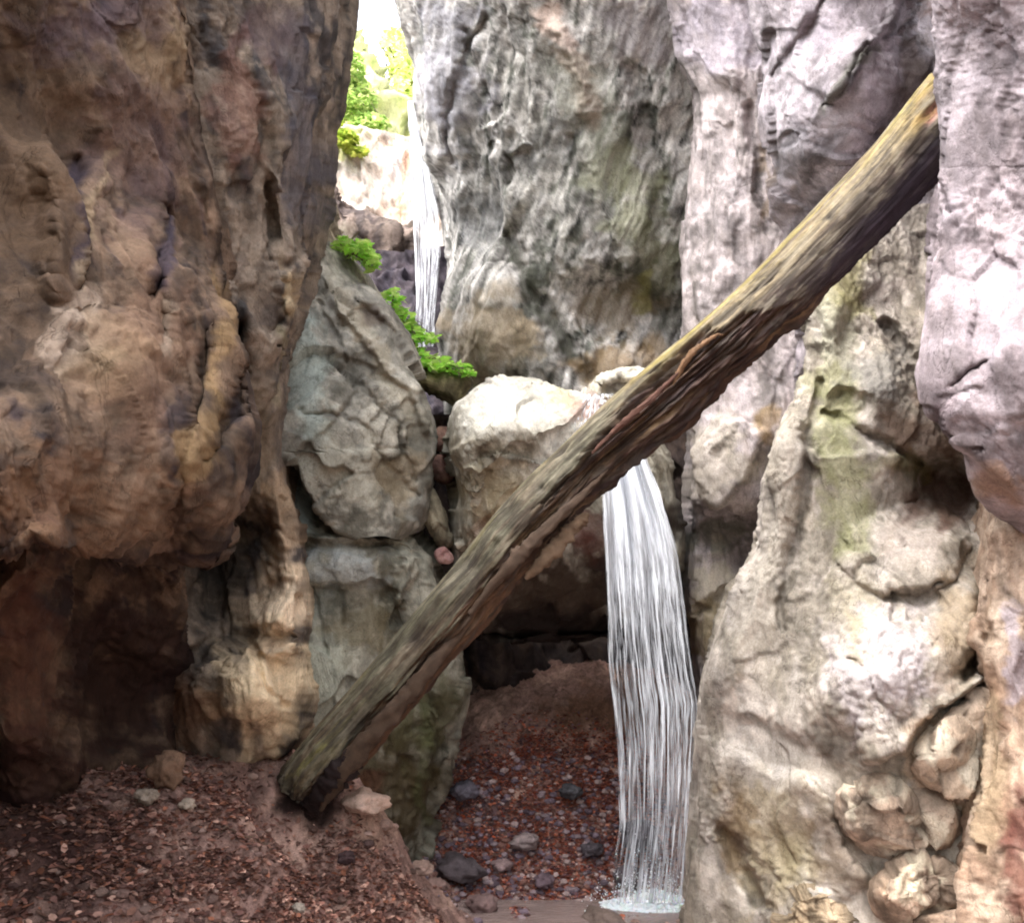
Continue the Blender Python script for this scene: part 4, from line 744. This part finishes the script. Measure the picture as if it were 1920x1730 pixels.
# pool
def pool_mat():
    m, nt, b = mat('pool_water'); b.inputs['Base Color'].default_value = (.32, .24, .22, 1); b.inputs['Roughness'].default_value = .12; b.inputs['Specular IOR Level'].default_value = .6
    n = tex(nt, 'n', 14, 6, .6, (1, 2.5, 1)); bp = nt.nodes.new('ShaderNodeBump'); bp.inputs['Strength'].default_value = .5; bp.inputs['Distance'].default_value = .03
    nt.links.new(n, bp.inputs['Height']); nt.links.new(bp.outputs[0], b.inputs['Normal']); return m
x = np.linspace(-1.2, 2.6, 120); y = np.linspace(2.0, 6.7, 160); X, Y = np.meshgrid(x, y); Z = .012 + .006 * fbm(np.stack([X * 5, Y * 8, 0 * X], -1), 3, 90)
pool = tag(out_mesh('water', np.stack([X, Y, Z], -1), grid_faces(*X.shape), None, pool_mat()), 'shallow muddy stream pool at the foot of the lower waterfall', 'water', None, 'structure')
def foam_mat():
    m, nt, b = mat('foam'); b.inputs['Base Color'].default_value = (.95, .95, .98, 1); b.inputs['Roughness'].default_value = .9; b.inputs['Subsurface Weight'].default_value = .3; return m
fp = un(1225, 1690, 6.12)
n = 3600; ang = rng.uniform(0, 6.28, n); rr = np.sqrt(rng.uniform(0, 1, n)); Vs, Fs, off = [], [], 0
for i in range(n):
    c = np.array([fp[0] + .02 + .36 * rr[i] * math.cos(ang[i]), fp[1] + .20 * rr[i] * math.sin(ang[i]), (.015 + .10 * (1 - rr[i]) ** 1.5) * rng.uniform()]); v = stone_v(c, rng.uniform(.006, .022), I1, i % 50, (1, 1, .45)); Vs.append(v); Fs.append(I1[1] + off); off += len(v)
for i in range(1500):
    hgt = rng.exponential(.06); c = np.array([fp[0] + .02 + rng.normal(0, .17), fp[1] + rng.normal(0, .10), .02 + hgt]); v = stone_v(c, rng.uniform(.0015, .0045), I1, i % 50, (1, 1, 1.3)); Vs.append(v); Fs.append(I1[1] + off); off += len(v)
tag(out_mesh('foam', np.concatenate(Vs), np.concatenate(Fs), None, foam_mat()), 'white churning foam where the lower waterfall lands', 'foam', None, 'stuff')

# ================================================================== LOG
st_ = [(560, 1485, 52), (597, 1440, 60), (720, 1302, 61), (870, 1128, 64), (985, 993, 66), (1098, 878, 67), (1247, 746, 68), (1395, 612, 63), (1521, 489, 62), (1648, 360, 66), (1745, 252, 73), (1800, 192, 76)]
S = np.array(st_, float); nL = 520; q = np.linspace(0, len(S) - 1, nL); A = crom(S, q)
dl_ = np.interp(A[:, 0], [560, 1800], [4.93, 4.45]); AX = un(A[:, 0], A[:, 1], dl_); Rm = A[:, 2] / FPX * dl_ * np.interp(A[:, 0], [560, 1100, 1500], [.92, .93, 1])
Tn = np.gradient(AX, axis=0); Tn /= np.linalg.norm(Tn, axis=1, keepdims=True)
vw = AX - np.array([0, 0, EYE]); vw /= np.linalg.norm(vw, axis=1, keepdims=True)
up = np.cross(Tn, vw); up /= np.linalg.norm(up, axis=1, keepdims=True)
if up[100, 2] < 0: up = -up
fr = np.cross(up, Tn); fr *= np.sign(-(fr * vw).sum(1))[:, None]     # towards the viewer
nT = 220; th = np.linspace(0, 2 * math.pi, nT, endpoint=False)       # 0 = upper edge, pi/2 = towards the viewer, pi = lower edge
TH = np.repeat(th[None], nL, 0); s_ = np.repeat(np.linspace(0, 1, nL)[:, None], nT, 1); arc = s_ * 4.6
cx, sx = np.cos(TH), np.sin(TH)
Q = np.stack([cx * 1.0, sx * 1.0, arc], -1)
grain = fbm(np.stack([cx * 6, sx * 6, arc * 1.6], -1), 5, 400, .68); grain2 = fbm(np.stack([cx * 22, sx * 22, arc * 5], -1), 3, 404, .6)
split_ = np.clip(1 - np.abs(fbm(np.stack([cx * 5, sx * 5, arc * .7], -1), 3, 407)) * 22, 0, 1) * ss(0, .3, fbm(np.stack([cx * 2, sx * 2, arc * 1.5], -1), 2, 409))
lump = fbm(np.stack([cx * 1.1, sx * 1.1, arc * 1.3], -1), 3, 408)
deg = np.degrees(TH)
# torn lower half: boundary angle along the log
bd = np.interp(s_[:, 0], [0, .12, .3, .42, .5, .56, .61, .64, .68, .74, 1], [112, 104, 94, 78, 64, 48, 44, 60, 120, 160, 182])[:, None] + 20 * fbm(np.stack([0 * s_, arc * 2.2, 0 * s_ + 3], -1), 3, 410) 
tear = ss(-3, 5, deg - bd + 14 * fbm(np.stack([cx * 5, sx * 5, arc * 3.3], -1), 4, 411, .65)) * (deg < 262) * ss(262, 235, deg)
depth_t = np.interp(s_[:, 0], [0, .1, .3, .45, .6, .655, .69, 1], [.05, .10, .16, .30, .30, .22, .04, .0])[:, None]
tr_n = ridged(np.stack([cx * 2.6, sx * 2.6, arc * .9], -1), 4, 415, .6) - .9
r_ = 1 + .07 * lump + .016 * grain + .010 * grain2 - .05 * split_
r_ = r_ - tear * depth_t * (.85 + .9 * tr_n) + tear * .17 * fbm(np.stack([cx * 3, sx * 3, arc * 3], -1), 5, 420, .65) + .16 * ss(120, 150, deg) * ss(260, 220, deg) * ss(.15, .4, s_) * ss(.78, .6, s_) * fbm(np.stack([cx * 2, sx * 2, arc * 5], -1), 4, 421, .6)
# lower edge dark bark strip on the upper part
bark = ss(-4, 4, deg - np.interp(s_[:, 0], [0, .66, .72, .85, 1], [190, 170, 128, 118, 108])[:, None] - 16 * fbm(np.stack([0 * s_, arc * 2.6, 0 * s_], -1), 3, 430)) * (deg < 300)
r_ = r_ + bark * .03 * fbm(np.stack([cx * 5, sx * 5, arc * 5], -1), 3, 433)
# knots and holes
kn = [(.27, 50, .012, .10), (.345, 62, .010, .09), (.535, 20, .01, .08), (.12, 60, .014, .10), (.7, 50, .008, .06), (.305, 45, .035, -.16), (.37, 30, .02, -.1), (.235, 62, .02, -.12), (.215, 40, .014, -.08), (.45, 34, .014, -.08), (.155, 85, .03, -.14), (.5, 28, .01, -.07), (.33, 100, .03, .14), (.26, 120, .03, .16), (.20, 118, .025, .14), (.73, 95, .008, -.05), (.76, 60, .006, -.04), (.8, 80, .006, -.04), (.86, 100, .008, -.05), (.41, 60, .01, -.08)]
kc = np.zeros_like(r_)
for (sk, dk, w, h) in kn:
    g = np.exp(-(((s_ - sk) / (w * .5)) ** 2 + ((deg - dk) / (w * 900)) ** 2)); r_ = r_ + h * g; kc = np.maximum(kc, g * (h < 0))
# notch at the upper end
no = np.exp(-(((s_ - .925) / .03) ** 4 + ((deg - 70) / 10) ** 4)); r_ = r_ - .18 * no
# rotten lower end
rot = 1 - ss(.015, .085, s_ + .03 * fbm(np.stack([cx * 2, sx * 2, arc], -1), 3, 440)); r_ = r_ * (1 - .25 * rot * (deg > 60) * (deg < 300)) + rot * .12 * fbm(np.stack([cx * 4, sx * 4, arc * 3], -1), 3, 441)
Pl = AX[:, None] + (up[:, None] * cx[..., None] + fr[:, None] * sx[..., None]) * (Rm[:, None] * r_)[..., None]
Cl = np.empty(Pl.shape); Cl[:] = lin((122, 110, 92))
Cl += (lin((150, 136, 108)) - Cl) * ss(-.3, .4, grain)[..., None]
def mixc(c, m): 
    global Cl
    Cl += (lin(c) - Cl) * np.clip(m, 0, 1)[..., None]
mixc((104, 104, 88), .8 * (1 - ss(.45, .62, s_)) * ss(.02, .12, s_))
mixc((150, 136, 82), .5 * np.exp(-((deg - 28) / 20) ** 2) * ss(.5, .58, s_) * ss(-.3, .3, fbm(np.stack([cx * 2, sx * 2, arc * 3], -1), 3, 450) + .15))
mixc((146, 134, 84), .45 * np.exp(-((deg - 14) / 12) ** 2) * ss(-.1, .3, fbm(np.stack([cx * 2, sx * 2, arc * 3], -1), 3, 451)))
mixc((190, 158, 70), .8 * np.exp(-((deg - 60) / 24) ** 2) * ss(.85, .93, s_) * ss(-.2, .3, lump + .2))
mixc((128, 122, 52), .6 * (1 - ss(.1, .2, s_)) * ss(-.1, .3, grain + .1) * np.exp(-((deg - 70) / 35) ** 2))
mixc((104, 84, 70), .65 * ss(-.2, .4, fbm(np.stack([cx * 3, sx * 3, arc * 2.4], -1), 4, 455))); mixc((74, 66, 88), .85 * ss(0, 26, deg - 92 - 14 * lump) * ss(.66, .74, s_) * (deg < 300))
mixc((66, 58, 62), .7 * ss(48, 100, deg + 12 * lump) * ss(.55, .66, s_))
mixc((72, 52, 50), .85 * bark * ss(.64, .7, s_))
mixc((108, 86, 68), .95 * tear); mixc((156, 130, 98), tear * .7 * ss(.1, .5, grain)); mixc((74, 54, 50), tear * .85 * ss(-.05, .45, -tr_n + .25 * lump)); mixc((112, 82, 58), .6 * tear * (1 - ss(.3, .42, s_)))
mixc((40, 32, 30), .8 * split_); mixc((34, 28, 26), .8 * kc); mixc((196, 140, 130), .9 * no); mixc((26, 16, 17), .97 * rot)
mixc((40, 30, 34), .7 * tear * ss(.05, .3, fbm(np.stack([cx * 4, sx * 4, arc * 2.2], -1), 4, 460, .6))); mixc((88, 84, 66), .55 * (1 - tear) * ss(.1, .35, fbm(np.stack([cx * 3, sx * 3, arc * 4], -1), 4, 461, .65)) * (1 - ss(.6, .8, s_)))
blot = fbm(np.stack([cx * 3.2, sx * 3.2, arc * 5.5], -1), 5, 470, .68); mixc((70, 62, 54), .65 * ss(.08, .4, blot)); mixc((158, 150, 132), .4 * ss(.1, .4, -blot) * (1 - tear))
mixc((58, 48, 62), .8 * ss(0, 26, deg - 96 - 14 * lump) * ss(.66, .76, s_) * (deg < 300)); mixc((178, 150, 62), .55 * np.exp(-((deg - 55) / 26) ** 2) * ss(.84, .92, s_) * ss(-.1, .3, lump + .1)); mixc((160, 146, 70), .5 * np.exp(-((deg - 22) / 16) ** 2) * ss(.5, .56, s_) * ss(-.1, .25, grain))  # purple shade painted along the underside of the upper trunk
Cl *= .80 * (1 + .2 * grain2 + .10 * grain + .2 * lump)[..., None]
def wood_mat():
    m, nt, b = mat('weathered_wood'); at = nt.nodes.new('ShaderNodeVertexColor'); at.layer_name = 'Col'
    uv = nt.nodes.new('ShaderNodeUVMap'); mp = nt.nodes.new('ShaderNodeMapping'); mp.inputs['Scale'].default_value = (1, 14, 1); nt.links.new(uv.outputs[0], mp.inputs[0])
    t = nt.nodes.new('ShaderNodeTexNoise'); t.inputs['Scale'].default_value = 9; t.inputs['Detail'].default_value = 8; t.inputs['Roughness'].default_value = .7; nt.links.new(mp.outputs[0], t.inputs['Vector'])
    c = mixrgb(nt, 'MULTIPLY', 1, at.outputs['Color'], ramp(nt, t.outputs['Fac'], .3, .7, (.68, .66, .64, 1), (1.18, 1.18, 1.18, 1)))
    c = mixrgb(nt, 'MULTIPLY', 1, c, ramp(nt, tex(nt, 'n', 22, 8, .7), .32, .68, (.66, .64, .62, 1), (1.22, 1.22, 1.22, 1)))
    nt.links.new(c, b.inputs['Base Color']); b.inputs['Roughness'].default_value = .7; b.inputs['Specular IOR Level'].default_value = .3
    bp = nt.nodes.new('ShaderNodeBump'); bp.inputs['Strength'].default_value = .6; bp.inputs['Distance'].default_value = .008; nt.links.new(t.outputs['Fac'], bp.inputs['Height']); nt.links.new(bp.outputs[0], b.inputs['Normal']); return m
M_WOOD = wood_mat()
def add_uv(o, U, V, faces):
    uvl = o.data.uv_layers.new(name='UVMap'); f = np.asarray(faces).ravel(); uvl.data.foreach_set('uv', np.stack([U.ravel()[f], V.ravel()[f]], -1).astype(F32).ravel())
root = bpy.data.objects.new('fallen_log', None); COL.objects.link(root); root.location = AX[20]
tag(root, 'long weathered tree trunk leaning across the gorge from the bank up to the right cliff', 'log')
fc = grid_faces(nL, nT, True)
# end caps
Vl = np.concatenate([Pl.reshape(-1, 3), [AX[0] + Tn[0] * .1], [AX[-1]]]); nb_ = nL * nT
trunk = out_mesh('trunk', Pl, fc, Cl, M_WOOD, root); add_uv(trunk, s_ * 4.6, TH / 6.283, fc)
k = np.arange(nT); ce = np.concatenate([Pl[0], [AX[0] + Tn[0] * .15]]); f3 = np.stack([k, (k + 1) % nT, np.full(nT, nT)], -1)
o = out_mesh('broken_end', ce, f3, np.tile(lin((24, 14, 14)), (nT + 1, 1)), M_WOOD, root); add_uv(o, ce[:, 0], ce[:, 1], f3)
o['label'] = 'dark rotten hollow end of the trunk'
def strip(pts, name, col, seed, wz=.5):
    """splinter: pts (x,y,d,halfwidth px)"""
    p = np.array(pts, float); q = np.linspace(0, len(p) - 1, 60); a = crom(p, q); ax = un(a[:, 0], a[:, 1], a[:, 2]); r = np.maximum(a[:, 3], .3) / FPX * a[:, 2]
    t = np.gradient(ax, axis=0); t /= np.linalg.norm(t, axis=1, keepdims=True); u = np.cross(t, [0, 1, 0]); u /= np.linalg.norm(u, axis=1, keepdims=True); w = np.cross(t, u)
    k = np.linspace(0, 6.283, 14, endpoint=False); rn = 1 + .3 * noise(np.stack([np.cos(k)[None] * 4 + 0 * q[:, None], np.sin(k)[None] * 4 + 0 * q[:, None], q[:, None] * 9 + 0 * k[None] + seed], -1), seed) + .6 * fbm(np.stack([np.cos(k)[None] * 2 + 0 * q[:, None], np.sin(k)[None] * 2 + 0 * q[:, None], q[:, None] * 4.5 + 0 * k[None] + seed], -1), 3, seed) + .45 * noise(np.stack([np.cos(k)[None] * 1.5 + 0 * q[:, None], np.sin(k)[None] * 1.5 + 0 * q[:, None], q[:, None] * 3 + 0 * k[None] + seed], -1), seed)
    V = ax[:, None] + (u[:, None] * np.cos(k)[None, :, None] + w[:, None] * np.sin(k)[None, :, None] * wz) * (r[:, None] * rn)[..., None]
    C = np.tile(lin(col), (60 * 14, 1)) * (1 + .3 * noise(V.reshape(-1, 3) * 30, 3))[:, None]; f = grid_faces(60, 14, True)
    o = out_mesh(name, V, f, C, M_WOOD, root); add_uv(o, np.repeat(q[:, None], 14, 1), np.repeat(k[None], 60, 0) / 6, f); return o
DL = lambda x: float(np.interp(x, [560, 1800], [4.93, 4.45]))
strip([(1262, 722, DL(1262) - .21, 1), (1275, 695, DL(1275) - .21, 5), (1300, 660, DL(1300) - .22, 5), (1340, 630, DL(1340) - .2, 3), (1356, 628, DL(1356) - .17, 1)], 'splinter', (128, 98, 72), 3)['label'] = 'thin tan splinter standing off the upper middle of the trunk'
strip([(985, 1085, DL(985) - .12, 4), (1020, 1050, DL(1020) - .13, 14), (1060, 1008, DL(1060) - .12, 14), (1090, 975, DL(1090) - .12, 11), (1103, 962, DL(1103) - .12, 3)], 'splinter', (112, 92, 74), 5, .25)['label'] = 'broad broken bark strip sticking out under the middle of the trunk'
strip([(880, 1150, DL(880) - .15, 4), (960, 1055, DL(960) - .17, 12), (1010, 1005, DL(1010) - .16, 12), (1100, 920, DL(1100) - .14, 6), (1140, 880, DL(1140) - .12, 1)], 'splinter', (84, 68, 56), 6, .5)
strip([(600, 1520, DL(600) - .12, 3), (640, 1450, DL(640) - .15, 16), (720, 1350, DL(720) - .16, 16), (800, 1260, DL(800) - .15, 14), (880, 1165, DL(880) - .12, 5)], 'splinter', (78, 62, 50), 7, .45)
strip([(575, 1535, DL(575) - .02, 8), (600, 1490, DL(600) - .1, 22), (650, 1430, DL(650) - .12, 26), (700, 1380, DL(700) - .1, 8)], 'splinter', (34, 22, 22), 9, .7)
strip([(1110, 850, DL(1110) - .2, 2), (1160, 800, DL(1160) - .215, 5), (1230, 740, DL(1230) - .22, 5), (1280, 690, DL(1280) - .21, 1)], 'splinter', (96, 66, 56), 11, .6)

# ================================================================== PLANTS
def foliage_pts(blobs, n):
    P, S_ = [], []
    w = np.array([b[3] * b[4] for b in blobs], float); w /= w.sum()
    for b, k in zip(blobs, (w * n).astype(int)):
        x, y, d, rx, ry, rd = b; v = rng.normal(size=(k, 3)); v /= np.linalg.norm(v, axis=1, keepdims=True); v *= rng.uniform(.2, 1, (k, 1)) ** .5
        P.append(un(x + v[:, 0] * rx, y + v[:, 1] * ry, d + v[:, 2] * rd))
    return np.concatenate(P)
def plant(name, blobs, n, size, pal, label, cat='plant', stems=True, kind=None, group=None, base=None):
    P = foliage_pts(blobs, n); pal = np.array([lin(c) for c in pal]); c = pal[rng.integers(0, len(pal), len(P))] * rng.uniform(.65, 1.2, (len(P), 1))
    cl = fbm(P * (1.2 / size[1] * .12), 3, 500); keep = cl > -.28; P, c = P[keep], c[keep]
    V, Fq, Cc = leaves(P, rng.uniform(*size, len(P)), c, asp=.5)
    if base is None: base = un(blobs[0][0], blobs[0][1] + blobs[0][4], blobs[0][2])
    r = bpy.data.objects.new(name, None); COL.objects.link(r); r.location = base; tag(r, label, cat, group, kind)
    out_mesh('leaves' if name != 'tree' else 'crown', V, Fq, Cc, M_GREEN, r, smooth=False)
    # stems
    Vs, Fs, off = [], [], 0
    tg = [un(b[0], b[1], b[2]) for b in blobs]
    for i in range((len(blobs) * 5) if stems else 0):
        t = tg[i % len(tg)] + rng.normal(0, 1, 3) * blobs[i % len(tg)][3] / FPX * blobs[0][2] * .5; k = np.linspace(0, 1, 8)[:, None]; ax = base * (1 - k) + t * k + np.array([0, 0, 1]) * (np.sin(k * 3.14) * .12 * np.linalg.norm(t - base))
        rr = (size[1] * (.25 if name != 'tree' else .6) * (1 - .7 * k)); a = np.linspace(0, 6.283, 6, endpoint=False)
        ring = np.stack([np.cos(a), np.sin(a), 0 * a], -1); v = ax[:, None] + ring[None] * rr[:, None]; Vs.append(v.reshape(-1, 3)); Fs.append(grid_faces(8, 6, True) + off); off += 48
    if stems: out_mesh('stem' if name != 'tree' else 'trunk', np.concatenate(Vs), np.concatenate(Fs), np.tile(lin((92, 84, 60)), (off, 1)), M_WOODV, r)
    return r
M_WOODV = simple_vc('bark', .8)
GN = [(186, 240, 104), (206, 246, 124), (160, 222, 90), (220, 250, 150)]
plant('fern', [(645, 458, 6.6, 24, 14, .2), (672, 468, 6.6, 30, 20, .25), (696, 490, 6.6, 18, 20, .2)], 260, (.02, .05), GN, 'light green plant on top of the slab boulder, highest of the three clumps', 'plant')
plant('fern', [(732, 566, 7.4, 24, 28, .25), (752, 600, 7.4, 26, 26, .25), (770, 640, 7.4, 30, 32, .25), (745, 625, 7.3, 18, 26, .2), (800, 634, 7.4, 26, 10, .2)], 420, (.02, .055), GN, 'bright green plant trailing down beside the upper waterfall', 'plant')
plant('fern', [(780, 674, 7.25, 30, 22, .25), (815, 682, 7.2, 34, 16, .25), (856, 690, 7.2, 32, 14, .2), (878, 700, 7.1, 14, 9, .1)], 340, (.018, .05), GN, 'low green plant growing on the flat ledge rock', 'plant')
# hillside and trees in the bright slot
wall('hill', [(-100, 480), (420, 420)], [(-100, 560), (40, 620), (80, 650), (120, 690), (170, 720), (230, 760), (300, 800), (420, 840)], [(-100, [24, 23, 23]), (100, [21, 20.5, 20.5]), (200, [18.5, 18, 18]), (420, [15.5, 15.2, 15.2])],
     dict(big=.5, mid=.3, facet=.2, facf=.8, zs=1, micro=.05), ((196, 204, 130), (222, 224, 170), (160, 176, 100)), er=(0, 30), wrap=(0, 4), m=M_FAR, step=5, seed=140, label='steep mossy green hillside behind the slot', cat='hill')
YG = [(214, 230, 130), (230, 238, 160), (190, 214, 110), (240, 244, 190)]
plant('shrub', [(645, 130, 17.6, 40, 40, .8), (665, 190, 17.2, 44, 40, .8), (690, 235, 16.6, 40, 24, .6)], 2600, (.04, .09), [(160, 190, 100), (190, 212, 124), (140, 172, 90), (214, 226, 150)], 'dark green bush hanging on the left side of the bright slot', 'bush')
plant('shrub', [(625, 225, 14.0, 18, 20, .3), (640, 262, 13.8, 32, 20, .3), (670, 285, 13.8, 20, 10, .3)], 1200, (.03, .07), [(180, 196, 80), (206, 216, 110), (150, 176, 70)], 'yellow green shrub on the ledge above the far sunlit cliff', 'bush')
plant('tree', [(760, 120, 24, 34, 50, 2), (752, 190, 22, 30, 50, 1.2), (770, 240, 20, 20, 50, .8), (740, 80, 26, 30, 30, 2)], 1500, (.05, .12), YG, 'pale sunlit leafy tree against the white sky in the slot', 'tree', base=un(820, 420, 24))

# ================================================================== CAMERA, LIGHT, RENDER
cam = bpy.data.cameras.new('camera'); co = bpy.data.objects.new('camera', cam); COL.objects.link(co); scene.camera = co
co.location = (0, 0, EYE); co.rotation_euler = (math.radians(90) + PITCH, 0, 0)
cam.sensor_fit = 'HORIZONTAL'; cam.sensor_width = 36; cam.lens = FPX / 1920 * 36; cam.clip_end = 500; cam.clip_start = .05
SUN_EL, SUN_AZ = math.radians(62), math.radians(-128)      # azimuth measured from +Y towards +X
sd = np.array([math.sin(SUN_AZ) * math.cos(SUN_EL), math.cos(SUN_AZ) * math.cos(SUN_EL), math.sin(SUN_EL)])
sun = bpy.data.lights.new('sun', 'SUN'); so = bpy.data.objects.new('sun', sun); COL.objects.link(so)
sun.energy = 3.0; sun.angle = math.radians(65); sun.color = (1, .97, .96)
from mathutils import Vector
so.rotation_euler = Vector(sd).to_track_quat('Z', 'Y').to_euler()
w = bpy.data.worlds.new('World'); scene.world = w; w.use_nodes = True; nt = w.node_tree
sky = nt.nodes.new('ShaderNodeTexSky'); sky.sky_type = 'NISHITA'; sky.sun_disc = False; sky.sun_elevation = SUN_EL; sky.sun_rotation = SUN_AZ; sky.dust_density = 6; sky.air_density = 1.5
hs = nt.nodes.new('ShaderNodeHueSaturation'); hs.inputs['Saturation'].default_value = .3; hs.inputs['Value'].default_value = 4.8
nt.links.new(sky.outputs[0], hs.inputs['Color']); nt.links.new(hs.outputs[0], nt.nodes['Background'].inputs[0]); nt.nodes['Background'].inputs[1].default_value = .15
scene.view_settings.view_transform = 'Standard'; scene.view_settings.look = 'None'; scene.view_settings.exposure = 0; scene.view_settings.gamma = 1
scene.render.engine = 'CYCLES'; cy = scene.cycles
cy.max_bounces = 8; cy.diffuse_bounces = 4; cy.glossy_bounces = 2; cy.transmission_bounces = 3; cy.transparent_max_bounces = 24; cy.use_denoising = True
cy.sample_clamp_indirect = 4; cy.filter_width = 2.0
